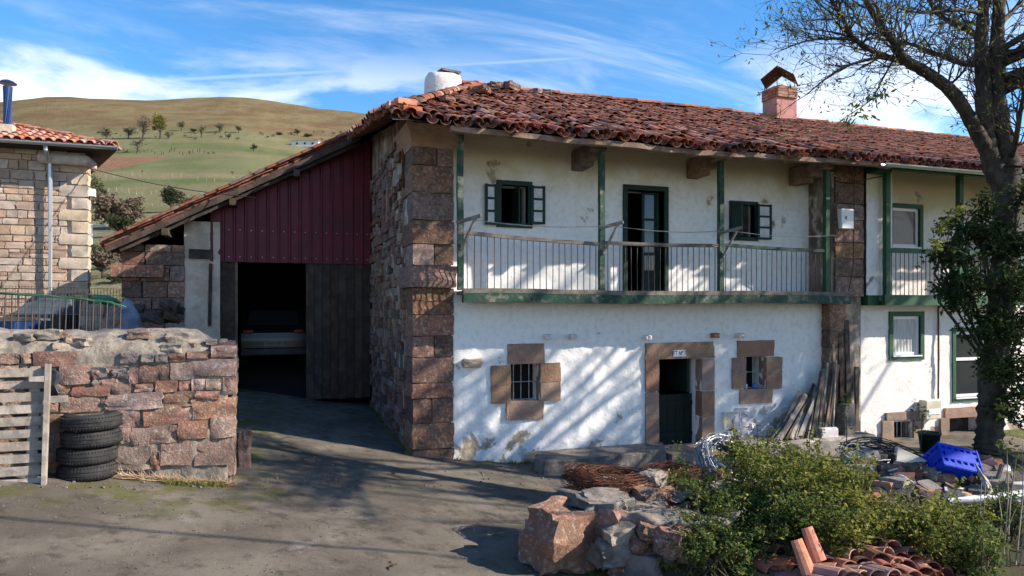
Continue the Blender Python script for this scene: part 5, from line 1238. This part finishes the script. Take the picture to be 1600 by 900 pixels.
for k, (px, py, F, lab) in enumerate(((1278, 852, 7.0, 'upright clay tile sticking out highest on the left of the tile pile'), (1262, 872, 6.9, 'clay tile standing on end at the left side of the tile pile'))):
    o = put('clay_tile', TILE_ME['tile_new'], None, Matrix.Translation(P(px, py+25, F)) @ Matrix.Rotation(.3, 4, 'Z') @ Matrix.Rotation(1.15, 4, 'X') @ Matrix.Diagonal((1, .75, 1, 1))); tag(o, lab, 'tile', 'pile of spare roof tiles')
# heap core so that the pile rests on something
for k in range(22):
    px = 1240+k*13; p = P(px, 905, 6.75+R_.uniform(-.1, .3)); g = ground(p.x, p.y)
    for q in range(3):
        mw = Matrix.Translation((p.x, p.y+.2*q, g+.03+.09*q)) @ Matrix.Rotation(R_.uniform(-.3, .6), 4, 'Z'); o = put('clay_tile', TILE_ME['tile_new'], None, mw); tag(o, 'loose curved clay roof tile in the pile at the bottom right', 'tile', 'pile of spare roof tiles')
# ------------------------------------------------------------------ big tree on the right
tree = tag(empty('ash_tree'), 'nearly bare ash tree with forked trunk standing in front of the cream house', 'tree')
TF = 10.4; wood = MB(); twigs = MB(); lv = []; tips = []
def TP(px, py, dF=0): return P(px, py, TF+dF)
def limb(pts, r0, r1, n=7, sub=3):
    # smooth the polyline and give it a little wander
    q = []
    for i in range(len(pts)-1):
        p0, p1, p2, p3 = pts[max(0, i-1)], pts[i], pts[i+1], pts[min(len(pts)-1, i+2)]
        for s_ in range(sub):
            t = s_/sub; q.append(.5*((2*p1)+(p2-p0)*t+(2*p0-5*p1+4*p2-p3)*t*t+(3*p1-p0-3*p2+p3)*t**3))
    q.append(pts[-1]); m = len(q)
    rad = [(r0+(r1-r0)*(i/(m-1))**.8)*(1+.10*nz(i*.9, r0*50)) for i in range(m)]
    wood.tube(q, rad, n); return q, rad
def spray(p, d, L, r, depth, rr):
    # a twig that forks; every end is a tip
    n = 3; pts = [p]; dd = d.normalized()
    for i in range(n):
        dd = (dd+Vector((rr.gauss(0, .22), rr.gauss(0, .22), rr.gauss(.06, .20)))).normalized(); pts.append(pts[-1]+dd*L/n)
    twigs.tube(pts, [r, r*.8, r*.62, r*.45], 4 if r > .008 else 3, False)
    if depth == 0: tips.append((pts[-1], dd)); return
    for k in range(rr.choice((2, 3, 3))):
        i = rr.randint(1, 3); a = (dd+Vector((rr.gauss(0, .6), rr.gauss(0, .6), rr.gauss(.15, .5)))).normalized(); spray(pts[i], a, L*rr.uniform(.5, .8), r*.6, depth-1, rr)
g0 = TP(1540, 716); g0.z = ground(g0.x, g0.y)-.1
L_ = []
trunk, _ = limb([g0, TP(1545, 690), TP(1552, 600), TP(1564, 480), TP(1570, 390), TP(1572, 300), TP(1574, 262)], .215, .18, 14, 5)
L_.append((limb([TP(1572, 300), TP(1553, 262), TP(1538, 200), TP(1537, 133), TP(1533, 60), TP(1540, -40), TP(1530, -160), TP(1545, -300)], .17, .05, 9), 1))
L_.append((limb([TP(1574, 290), TP(1577, 255), TP(1561, 183), TP(1557, 127), TP(1558, 67), TP(1562, 0), TP(1575, -120), TP(1570, -280)], .18, .06, 9), 1))
L_.append((limb([TP(1545, 240), TP(1530, 213, -.1), TP(1493, 150, -.4), TP(1453, 117, -.7), TP(1413, 93, -.9), TP(1400, 70, -1), TP(1377, 40, -1.1), TP(1353, 0, -1.2), TP(1330, -60, -1.4)], .125, .03, 8), 1))
L_.append((limb([TP(1420, 97, -.85), TP(1380, 87, -1.0), TP(1333, 60, -1.3), TP(1317, 27, -1.5), TP(1300, 0, -1.6), TP(1280, -50, -1.8)], .05, .015), 2))
L_.append((limb([TP(1385, 88, -1.0), TP(1345, 96, -1.1), TP(1305, 112, -1.2), TP(1260, 148, -1.3)], .03, .008), 2))
L_.append((limb([TP(1340, 62, -1.3), TP(1300, 60, -1.4), TP(1260, 64, -1.5), TP(1222, 78, -1.6)], .026, .007), 2))
L_.append((limb([TP(1333, 60, -1.3), TP(1300, 50, -1.4), TP(1255, 45, -1.7)], .02, .006), 2))
L_.append((limb([TP(1395, 95, -.9), TP(1377, 127, -.8), TP(1360, 157, -.8), TP(1322, 182, -.8)], .016, .005), 3))
L_.append((limb([TP(1536, 98), TP(1507, 100, .2), TP(1460, 83, .5), TP(1417, 67, .8), TP(1375, 60, 1.1), TP(1330, 30, 1.4)], .055, .012), 2))
L_.append((limb([TP(1534, 60), TP(1513, 47, .2), TP(1477, 30, .3), TP(1455, 5, .4), TP(1420, -40, .5)], .06, .02), 2))
L_.append((limb([TP(1534, 20), TP(1490, 15, -.5), TP(1440, 20, -1), TP(1400, 12, -1.4)], .035, .01), 2))
L_.append((limb([TP(1562, 82), TP(1600, 76, -.2), TP(1650, 60, -.4)], .04, .015), 2))
L_.append((limb([TP(1580, 250), TP(1588, 215, -.5), TP(1597, 160, -.8), TP(1615, 90, -1.2)], .05, .02), 2))
L_.append((limb([TP(1560, 40), TP(1590, 10, .4), TP(1640, -40, .8)], .05, .02), 2))
L_.append((limb([TP(1480, 135, -.5), TP(1500, 118, -.6), TP(1515, 95, -.8)], .025, .01), 2))
for k in range(9):                    # unseen boughs added right of the frame to throw shadow streaks over the yard
    b0 = TP(1560+R_.uniform(-8, 10), R_.uniform(-120, 190)); d = Vector((R_.uniform(.15, .7), -1, R_.uniform(.05, .45)))
    L_.append((limb([b0, b0+d*1.1, b0+d*2.2+Vector((.1, 0, .15)), b0+d*R_.uniform(3.0, 3.8)+Vector((R_.uniform(-.3, .3), 0, .2))], .055, .02), 2))
for k in range(9):                    # crown above the frame and towards the viewer; it casts the dappled shade
    a = R_.uniform(0, 6.28); z_ = R_.uniform(-240, -20); b0 = TP(1548+R_.uniform(-10, 15), z_)
    d = Vector((math.cos(a), math.sin(a), R_.uniform(.3, .7))); pts = [b0, b0+d*.9, b0+d*1.8+Vector((0, 0, .2)), b0+d*2.7+Vector((R_.uniform(-.4, .4), R_.uniform(-.4, .4), .5))]
    L_.append((limb(pts, .055, .015), 2))
rr = random.Random(11)
for (q, rad), kind in L_:
    tot = len(q)
    for i in range(2, tot):
        nn = (3 if rad[i] < .06 else 1) if kind > 1 else (2 if i > tot*.25 else 0)
        for _ in range(nn):
            d = (q[i]-q[i-1]).normalized(); a = (d*.5+Vector((rr.gauss(0, .6), rr.gauss(0, .6), rr.gauss(.35, .45)))).normalized()
            spray(q[i], a, rr.uniform(.3, .7), min(rad[i]*.5, .014), 2, rr)
    spray(q[-1], q[-1]-q[-2], .6, min(rad[-1]*.8, .012), 2, rr)
tk = wood.build('trunk', 'bark', tree, smooth=True, fix=False)
twigs.build('twigs', 'twig', tree, fix=False)['kind'] = 'stuff'
lm = MB()
for p, d in tips:
    for _ in range(rr.choice((0, 0, 0, 1, 1, 3))):
        leaf_cloud(lm, [p+Vector((rr.gauss(0, .03), rr.gauss(0, .03), rr.gauss(-.02, .03)))], .07, .35, .8)
for (q, rad), kind in L_:
    if kind == 3:
        for i in range(3, len(q)):
            for _ in range(14): leaf_cloud(lm, [q[i]+Vector((rr.gauss(0, .07), rr.gauss(0, .07), rr.gauss(-.03, .07)))], .10, .35, .8)
lm.build('leaves', 'leaf_yellow', tree, fix=False)['kind'] = 'stuff'
rebase(tree)
def copy_tree(o, loc, rz, label, sc=1.0):
    c = o.copy(); col.objects.link(c); c.location = loc; c.rotation_euler = (0, 0, rz); c.scale = (sc, sc, sc); c['label'] = label
    for ch_ in o.children:
        if ch_.name.startswith('twigs'): continue
        d = ch_.copy(); col.objects.link(d); d.parent = c
    return c
copy_tree(tree, (15.3, -6.6, ground(15.3, -6.6)-.2), 2.3, 'bare ash tree beyond the right edge whose branches shade the white wall', 1.05)
copy_tree(tree, (16.6, -7.6, ground(16.6, -7.6)-.2), 4.4, 'second bare ash tree added out of view beyond the right edge for more branch shadows', 1.12)  # unseen copy added so that more branch shadows fall on the wall
sl2 = tag(empty('shade_streak_tree'), 'unseen bare tree added beyond the right edge, its slanting boughs streak the wall with shade', 'tree'); m = MB(); rq = random.Random(5)  # added out of view; boughs slanted to throw diagonal streaks on the wall
gb = Vector((14.6, -7.2, ground(14.6, -7.2)-.2)); m.tube([gb, gb+Vector((.3, 0, 3.5)), gb+Vector((.9, .1, 7)), gb+Vector((1.2, 0, 10.5)), gb+Vector((2.2, 0, 13))], [.30, .26, .2, .13, .05], 10)
for k in range(15):
    h = 5.2+k*.5; a = gb+Vector((.3+h*.08, 0, h)); L2 = rq.uniform(4.5, 8); sl_ = rq.uniform(.45, .85); d = Vector((1, rq.uniform(-.18, .18), sl_)).normalized()
    e = a+d*L2; m.tube([a, a.lerp(e, .33)+Vector((0, 0, -.15)), a.lerp(e, .66)+Vector((0, 0, -.12)), e], [.10, .085, .07, .02], 7, False)
    for q in range(9):
        t = rq.uniform(.25, 1); b1 = a.lerp(e, t); e2 = b1+(d+Vector((rq.gauss(0, .35), rq.gauss(0, .35), rq.gauss(.05, .3)))).normalized()*rq.uniform(.8, 2.0); m.tube([b1, b1.lerp(e2, .5)+Vector((0, 0, .05)), e2], [.035, .025, .01], 5, False)
m.build('trunk', 'bark', sl2, smooth=True, fix=False); rebase(sl2)
lt = tag(empty('walnut_tree'), 'leafy tree beyond the right edge shading the right half of the front', 'tree'); m = MB(); st_ = MB()
b0 = Vector((19.0, -4.9, ground(19, -4.9)-.2)); c0 = b0+Vector((0, 0, 9.3))
st_.tube([b0, b0+Vector((.1, 0, 3)), b0+Vector((0, .1, 6)), c0], [.25, .2, .15, .06], 10)
for k in range(16):
    a = k*2.4; e = c0+Vector((math.cos(a)*1.8, math.sin(a)*1.8, -2+k*.24)); st_.tube([b0+Vector((0, 0, 4+k*.3)), e], [.06, .02], 5, False)
leaf_cloud(m, blob(c0, 3.0, 5200, .2, 26, (1, 1, .95), 77), .16, .5, .3)
st_.build('trunk', 'bark', lt, fix=False); m.build('leaves', 'leaf_elder', lt, fix=False)['kind'] = 'stuff'; rebase(lt)
# leafy elder growing round the trunk
el = tag(empty('elder_bush'), 'dense dark green elder bush wrapped round the ash trunk', 'bush'); m = MB(); sm_ = MB()
for k, (px, py, dF, r_, n_) in enumerate([(1500, 350, -.3, .42, 800), (1545, 370, -.4, .55, 1300), (1590, 360, -.3, .5, 1100), (1480, 385, -.4, .36, 600), (1520, 430, -.5, .5, 1200), (1575, 440, -.5, .6, 1500), (1495, 470, -.5, .34, 600), (1550, 500, -.5, .6, 1500), (1600, 510, -.4, .6, 1200), (1560, 570, -.5, .5, 1200), (1598, 590, -.4, .5, 1000), (1590, 640, -.4, .36, 500), (1620, 440, 0, .7, 1000), (1630, 560, 0, .7, 900), (1478, 450, -.5, .22, 260), (1470, 405, -.4, .2, 200), (1545, 320, -.4, .3, 400), (1600, 300, -.3, .35, 400)]):
    c = TP(px, py, dF); 
    for q in blob(c, r_*1.05, n_//7, .3, 9, (1, .8, .85), k):       # five leaflets to a compound leaf
        d = Vector((R_.gauss(0, 1), R_.gauss(0, 1), R_.gauss(-.3, .5))).normalized()
        for t in range(5): leaf_cloud(m, [q+d*.035*t], .085, .42, .5)
    sm_.tube([TP(1565, 600), c+Vector((0, .1, -.2)), c+Vector((.05, 0, .2))], [.03, .018, .006], 5, False)
m.build('foliage', 'leaf_elder', el, fix=False)['kind'] = 'stuff'; sm_.build('stems', 'bark', el, fix=False)
ym = MB()
for k, (px, py, r_) in enumerate([(1475, 352, .2), (1500, 330, .16), (1560, 640, .18), (1598, 630, .25), (1462, 380, .14), (1575, 700, .2), (1590, 730, .2)]):
    for q in blob(TP(px, py, -.7), r_, 45, .3, 5, (1, 1, 1), 60+k): leaf_cloud(ym, [q], .08, .4, .5)
ym.build('yellow_leaves', 'leaf_yellow', el, fix=False)['kind'] = 'stuff'
rebase(el)
# ------------------------------------------------------------------ shrubs over the garden bed
def shrub(px, py, F, r_, n_, mat, label, sq=(1, .9, .9), lf=.05, seed=0):
    if px < 1310: r_ *= 1.28; n_ = int(n_*1.5); py -= 12
    s_ = empty('garden_shrub'); c = P(px, py, F); g = ground(c.x, c.y); m = MB(); st_ = MB()
    rq = random.Random(seed+100)
    ends = []
    for k in range(34):
        a = rq.uniform(0, 6.28); h = rq.uniform(.5, 1.15); b0 = Vector((c.x+rq.gauss(0, r_*.3), c.y+rq.gauss(0, r_*.3), g-.02)); e = c+Vector((math.cos(a)*r_*sq[0]*rq.uniform(.3, 1), math.sin(a)*r_*sq[1]*rq.uniform(.3, 1), r_*sq[2]*rq.uniform(.2, 1.0)*h))
        if k % 4 == 0: e = e+(e-c)*.35+Vector((0, 0, .1*r_))
        st_.tube([b0, b0.lerp(e, .55)+Vector((0, 0, .1)), e], [.008, .006, .003], 4, False); ends.append((b0, e))
    pts = blob(c, r_, int(n_*.6), .25, 12, sq, seed)
    for _ in range(int(n_*.4)):
        b0, e = rq.choice(ends); t = rq.uniform(.45, 1.04); q = b0.lerp(e, t)+Vector((rq.gauss(0, .035), rq.gauss(0, .035), .1*math.sin(t*3.1)+rq.gauss(0, .03))); pts.append(q)
    pts = [q for q in pts if q.z > ground(q.x, q.y)]
    leaf_cloud(m, pts[::2], lf*1.15, .55, .1); leaf_cloud(m, pts[1::4], lf*.7, .5, .1); ymm = MB(); leaf_cloud(ymm, [q for q in pts[3::4] if q.z > c.z-.1*r_], lf*.9, .5, .1); ymm.build('yellow_leaves', 'leaf_yellow', s_, fix=False)['kind'] = 'stuff'; m.build('foliage', mat, s_, fix=False)['kind'] = 'stuff'; st_.build('stems', 'twig', s_, fix=False); rebase(s_)  # yellow leaves only in the upper part of the shrub
    return tag(s_, label, 'shrub', 'shrubs over the garden bed')
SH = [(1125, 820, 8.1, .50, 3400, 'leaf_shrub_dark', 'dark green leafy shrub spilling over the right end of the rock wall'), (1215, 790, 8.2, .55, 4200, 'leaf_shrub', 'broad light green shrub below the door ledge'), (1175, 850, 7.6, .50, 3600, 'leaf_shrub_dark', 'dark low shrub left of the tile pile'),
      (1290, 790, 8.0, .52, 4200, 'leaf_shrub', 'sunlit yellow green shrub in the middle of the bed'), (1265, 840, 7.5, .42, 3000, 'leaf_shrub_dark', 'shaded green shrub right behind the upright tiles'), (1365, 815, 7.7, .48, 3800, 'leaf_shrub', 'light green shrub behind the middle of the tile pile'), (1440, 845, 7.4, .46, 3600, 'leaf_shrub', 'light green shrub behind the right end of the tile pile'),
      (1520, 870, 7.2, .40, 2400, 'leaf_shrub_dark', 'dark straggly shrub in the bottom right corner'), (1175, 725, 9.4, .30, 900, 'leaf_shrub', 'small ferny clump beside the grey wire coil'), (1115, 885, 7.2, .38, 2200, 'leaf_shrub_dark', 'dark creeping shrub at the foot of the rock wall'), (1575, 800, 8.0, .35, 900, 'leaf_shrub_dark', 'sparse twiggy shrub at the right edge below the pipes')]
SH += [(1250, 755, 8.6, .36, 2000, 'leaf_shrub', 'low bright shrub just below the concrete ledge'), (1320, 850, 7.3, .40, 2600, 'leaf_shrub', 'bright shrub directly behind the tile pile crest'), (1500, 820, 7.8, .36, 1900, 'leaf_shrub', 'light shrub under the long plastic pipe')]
for k, q in enumerate(SH): shrub(*q, seed=k*7+3)
gm = MB()
for k in range(900):
    p = onG(R_.uniform(880, 1060), R_.uniform(880, 899), 4, 12); leaf_cloud(gm, [(p.x, p.y, p.z+R_.uniform(.0, .09))], .045, .6, -.2)
o = gm.build('ground_cover', 'leaf_shrub', None, fix=False); tag(o, 'low green weeds along the foot of the rock wall', 'weeds', kind='stuff')
for k, (px, pyb, pyt, F, lab) in enumerate(((1148, 745, 655, 9.6, 'single thin weed stalk standing before the framed wall panel'), (1322, 690, 618, 10.5, 'young leafy sapling in front of the plank pile'), (1262, 705, 676, 9.9, 'small yellowish seedling on the edge of the ledge'), (1437, 700, 640, 10.3, 'leafy stalk growing below the meter box'))):
    b0, e = P(px, pyb, F), P(px+R_.uniform(-4, 4), pyt, F); b0.z = ground(b0.x, b0.y); w_ = empty('tall_weed'); st_ = MB().tube([b0, b0.lerp(e, .5)+Vector((.02, 0, 0)), e], [.009, .007, .004], 5); st_.build('stem', 'twig', w_); m = MB()
    for t in range(36 if k else 14): leaf_cloud(m, [b0.lerp(e, R_.uniform(.5, 1.05))+Vector((R_.gauss(0, .05), R_.gauss(0, .05), R_.gauss(0, .04)))], .08, .45, .2)
    m.build('leaves', 'leaf_yellow' if k == 2 else 'leaf_shrub', w_, fix=False)['kind'] = 'stuff'; rebase(w_); tag(w_, lab, 'weed')
for k in range(9):
    b0 = onG(1545+k*7, 885, 5, 12); e = P(1535+k*9+R_.uniform(-25, 25), R_.uniform(690, 800), 7.6+R_.uniform(-.3, .5)); o = MB().tube([b0, b0.lerp(e, .5)+Vector((R_.uniform(-.1, .1), 0, .1)), e], [.010, .007, .003], 5).build('dry_stalk', 'wood_pallet', None); tag(o, 'bare pale dry stalk rising at the right edge of the garden', 'stalk', 'dry stalks at the right edge')
for k, (px, py) in enumerate(((612, 884), (610, 740), (332, 757), (349, 756))):
    p = onG(px, py); m = MB(); leaf_cloud(m, [p+Vector((R_.gauss(0, .03), R_.gauss(0, .03), .015)) for _ in range(3)], .09, .6, 0); o = m.build('fallen_leaf', 'leaf_brown' if k < 2 else 'pane_white' if 0 else 'leaf_brown', None, fix=False); tag(o, ['curled brown dead leaf on the paving at the bottom centre', 'brown dead leaf in the lane before the corner pier', 'brown dead leaf by the moss near the wall', 'dead leaf just right of the mossy strip'][k], 'leaf')
pb_ = MB(); SP = stone_pool(3, .2, .7, 1)
pv = [([v.co.copy() for v in me.vertices], [tuple(p.vertices) for p in me.polygons]) for me in SP]
for k in range(1100):
    edge = k % 2 == 0
    p = onG(R_.uniform(-10, 900), R_.uniform(742, 899) if not edge else R_.uniform(715, 765), 4, 20)
    s = R_.choice((.006, .008, .008, .010, .02 if edge else .008)); v_, f_ = pv[k % 3]; a = R_.uniform(0, 6)
    if garden(p.x, p.y)[0] > .2: continue
    pb_.add([p+Vector((c.x*math.cos(a)-c.y*math.sin(a), c.x*math.sin(a)+c.y*math.cos(a), c.z*.6+.2))*s*1.6 for c in v_], f_)
o = pb_.build('gravel', 'concrete_dark', None, fix=False); tag(o, 'loose grit and pebbles strewn over the yard paving', 'gravel', kind='stuff')
wd = MB()
for k in range(2600):
    q = k % 4
    if q == 0: p = Vector((R_.uniform(.75, 2.2), R_.uniform(-.16, -.03), 0))
    elif q == 1: p = Vector((R_.uniform(-4.0, -2.9), YW-R_.uniform(.02, .22)**1.3, 0))
    elif q == 2: t = R_.uniform(.12, .6); pp_ = pathp(t); p = pp_-(cen-pp_).normalized()*R_.uniform(-.12, .06)
    else: p = Vector((R_.uniform(-.12, -.03), R_.uniform(.0, 4.5), 0))
    if nz(p.x*2.2, p.y*2.2, 5) < -.05: continue
    p.z = ground(p.x, p.y); d = Vector((R_.gauss(0, .5), R_.gauss(0, .5), 1)).normalized()*R_.uniform(.03, .11); wv_ = Vector((R_.gauss(0, 1), R_.gauss(0, 1), 0)).normalized()*.005
    wd.add([p-wv_, p+wv_, p+d], [(0, 1, 2)])
o = wd.build('wall_foot_grass', 'leaf_shrub', None, fix=False); tag(o, 'thin tufts of grass along the feet of the walls', 'grass', kind='stuff')
# overhead cable that throws the long straight shadow over the yard
A, B_ = onG(-60, 803), onG(900, 886); s_ = SUN/SUN.z
up = 6.0; q0, q1 = A+s_*up, B_+s_*up; ex_ = (q1-q0); q0 -= ex_*2; q1 += ex_*3
o = MB().tube([q0.lerp(q1, i/12)+Vector((0, 0, -.10*math.sin(i/12*math.pi))) for i in range(13)], .028, 6).build('overhead_cable', 'iron', None); tag(o, 'thick overhead cable above the yard whose straight shadow crosses the paving', 'cable')
# ------------------------------------------------------------------ things on the hillside
def hillpt(px, py):
    r = ray(px, py); F = 24.0
    while F < 900:
        p = CAM+r*F
        if p.z <= ground(p.x, p.y): return p, F
        F += .5
    return CAM+r*400, 400
def htree(px, py, w_, h_, mat, label, bare=False, F=None, n_=700):
    w_ *= 1.15; h_ *= 1.15
    p, Fh = hillpt(px, py); s_ = Fh/FPX; W2, H2 = w_*s_, h_*s_; g = p.z-.1; t = empty('hill_tree'); rq = random.Random(int(px*7+py)); st_ = MB()
    top = p+Vector((rq.gauss(0, .05)*W2, 0, H2*.55)); st_.tube([(p.x, p.y, g), p.lerp(top, .5)+Vector((.03*W2, 0, 0)), top], [W2*.05, W2*.04, W2*.02], 6); ends = []
    for k in range(16):
        b0 = p.lerp(top, rq.uniform(.3, 1)); a = rq.uniform(0, 6.28); e = b0+Vector((math.cos(a)*W2*rq.uniform(.2, .48), math.sin(a)*W2*.4, H2*rq.uniform(.1, .42))); st_.tube([b0, b0.lerp(e, .5)+Vector((0, 0, .04*H2)), e], [W2*.018, W2*.012, W2*.005], 4, False)
    st_.build('trunk', 'bark', t, fix=False); m = MB()
    pts = blob(p+Vector((0, 0, H2*(.62 if H2 > W2*.6 else .5))), 1, n_//(2 if bare else 1), .25, 14, (W2*.52, W2*.5, H2*.46), int(px))
    leaf_cloud(m, [q for q in pts if q.z > g], W2*(.06 if bare else .085), .5, 0); m.build('crown', mat, t, fix=False)['kind'] = 'stuff'; rebase(t); return tag(t, label, 'tree', 'trees and bushes on the hillside')
for a in [(166, 217, 22, 15, 'leaf_hill_green', 'low grey green tree nearest the stone house roof on the hill'), (200, 217, 20, 18, 'leaf_hill_green', 'rounded grey green tree left of the bare tree on the hill'), (223, 217, 27, 33, 'leaf_hill_grey', 'tall bare grey tree on the hill beside the yellow one', True), (250, 217, 26, 33, 'leaf_hill_yellow', 'yellow green tree standing on the hill'), (263, 217, 12, 10, 'leaf_hill_green', 'small bush right below the yellow green hill tree'), (215, 238, 30, 21, 'leaf_hill_grey', 'bare pinkish tree at the edge of the ploughed field', True),
          (283, 204, 13, 14, 'leaf_hill_dark', 'dark round evergreen tree on the heath edge'), (314, 216, 14, 19, 'leaf_hill_green', 'slim grey green tree in the middle of the hill'), (302, 207, 13, 6, 'leaf_hill_dark', 'low dark bush between two hill trees'), (344, 207, 16, 13, 'leaf_hill_grey', 'purplish grey bush at the foot of the heath'), (373, 208, 12, 10, 'leaf_hill_dark', 'small dark bush right of the purplish one on the hill'), (357, 218, 11, 9, 'leaf_hill_green', 'tiny pale tree above the white stake on the hill'), (396, 237, 14, 12, 'leaf_hill_dark', 'small leaning dark tree alone on the meadow'), (464, 212, 12, 9, 'leaf_hill_dark', 'small dark bush above the white barn'), (480, 214, 16, 5, 'leaf_hill_dark', 'flat dark bush right behind the white barn'), (437, 211, 12, 4, 'leaf_hill_dark', 'flat dark scrub left above the white barn'),
          (268, 331, 40, 34, 'leaf_hill_dark', 'large dark evergreen tree on the lower meadow'), (293, 330, 34, 26, 'leaf_hill_grey', 'brown leafless thicket next to the dark evergreen', True), (150, 345, 34, 62, 'leaf_hill_green', 'green bush growing against the stone house corner'), (172, 360, 62, 52, 'bracken', 'big purplish brown thicket behind the garage'), (205, 358, 56, 42, 'bracken', 'brown thicket right above the garage eave'), (185, 372, 40, 34, 'leaf_hill_dark', 'dark green bramble patch under the brown thicket'), (160, 436, 50, 40, 'bracken', 'brown bracken bank in the gap beside the stone house'), (180, 444, 44, 18, 'leaf_hill_dark', 'dark bramble strip above the bottle bank'), (150, 412, 40, 26, 'leaf_hill_green', 'green bramble on the bank beside the stone house'), (195, 420, 40, 34, 'bracken', 'brown bracken against the garage corner')]:
    htree(*a, n_=1500 if a[3] > 25 else 500)
for k in range(46):
    px = R_.uniform(140, 560); py = R_.choice([209, 211, 214, 217, 241, 272]) + R_.gauss(0, 1.5)
    htree(px, py, R_.uniform(4, 9), R_.uniform(3, 6), R_.choice(['leaf_hill_dark', 'leaf_hill_green', 'leaf_hill_grey']), 'tiny bush in the scattered hedge line along the upper meadows', n_=90)
p, F_ = hillpt(478, 230); s_ = F_/FPX; bn = tag(empty('barn'), 'small long white barn far up the hill', 'barn')
u = CR; MB().beam(p-u*21*s_+Vector((0, 0, 4*s_)), p+u*21*s_+Vector((0, 0, 4*s_)), 12*s_, 9*s_).build('wall', 'barn_white', bn)
MB().beam(p-u*22*s_+Vector((0, 0, 9*s_)), p+u*22*s_+Vector((0, 0, 9*s_)), 14*s_, 1.2*s_).build('roof', 'concrete', bn)
for k in range(3): q = p+u*(-12+12*k)*s_-CF*6.1*s_+Vector((0, 0, 4.5*s_)); MB().beam(q-u*1.3*s_, q+u*1.3*s_, .4*s_, 3*s_).build('window', 'dark', bn)
rebase(bn)
for k, (xa, xb, ya, yb, lab) in enumerate(((140, 470, 275, 285, 'upper row of pale fence stakes across the meadow'), (140, 400, 298, 312, 'lower row of pale fence stakes across the meadow'), (160, 320, 238, 240, 'short dark stake fence along the top of the ploughed field'), (240, 420, 322, 312, 'lowest row of stakes just above the garage roof'))):
    ff = empty('field_fence'); n = 26
    for i in range(n):
        m = MB(); p, F_ = hillpt(xa+(xb-xa)*i/(n-1)+R_.uniform(-3, 3), ya+(yb-ya)*i/(n-1)+3*math.sin(i)); h = R_.uniform(3, 7)*F_/FPX; m.beam(p-Vector((0, 0, .3)), p+Vector((R_.uniform(-.1, .1), 0, h)), .8*F_/FPX, .8*F_/FPX); m.build('stake', 'wood_pallet' if k != 2 else 'wood_dark', ff, fix=False)
    rebase(ff); tag(ff, lab, 'fence')
p, F_ = hillpt(142, 398); up_ = tag(empty('catenary_pole'), 'grey railway pole with side arm beyond the garage', 'pole'); h = 48*F_/FPX; MB().tube([p, p+Vector((0, 0, h))], .12, 6).build('mast', 'metal_grey', up_); a = p+Vector((0, 0, h*.95)); MB().tube([a, a+CR*25*F_/FPX], .07, 5).build('arm', 'metal_grey', up_)
for dz in (.62, .8): b0 = p+Vector((0, 0, h*dz)); MB().tube([b0, b0+CR*90*F_/FPX+Vector((0, 0, -.3))], .035, 4).build('wire', 'metal_grey', up_)
rebase(up_)
a, b = P(136, 262, FL), P(400, 309, 15.5); o = MB().tube([a.lerp(b, i/16)-Vector((0, 0, .10*math.sin(i/16*math.pi))) for i in range(17)], .010, 5).build('telephone_wire', 'iron', None); tag(o, 'thin dark wire strung from the stone house to the garage roof', 'wire')
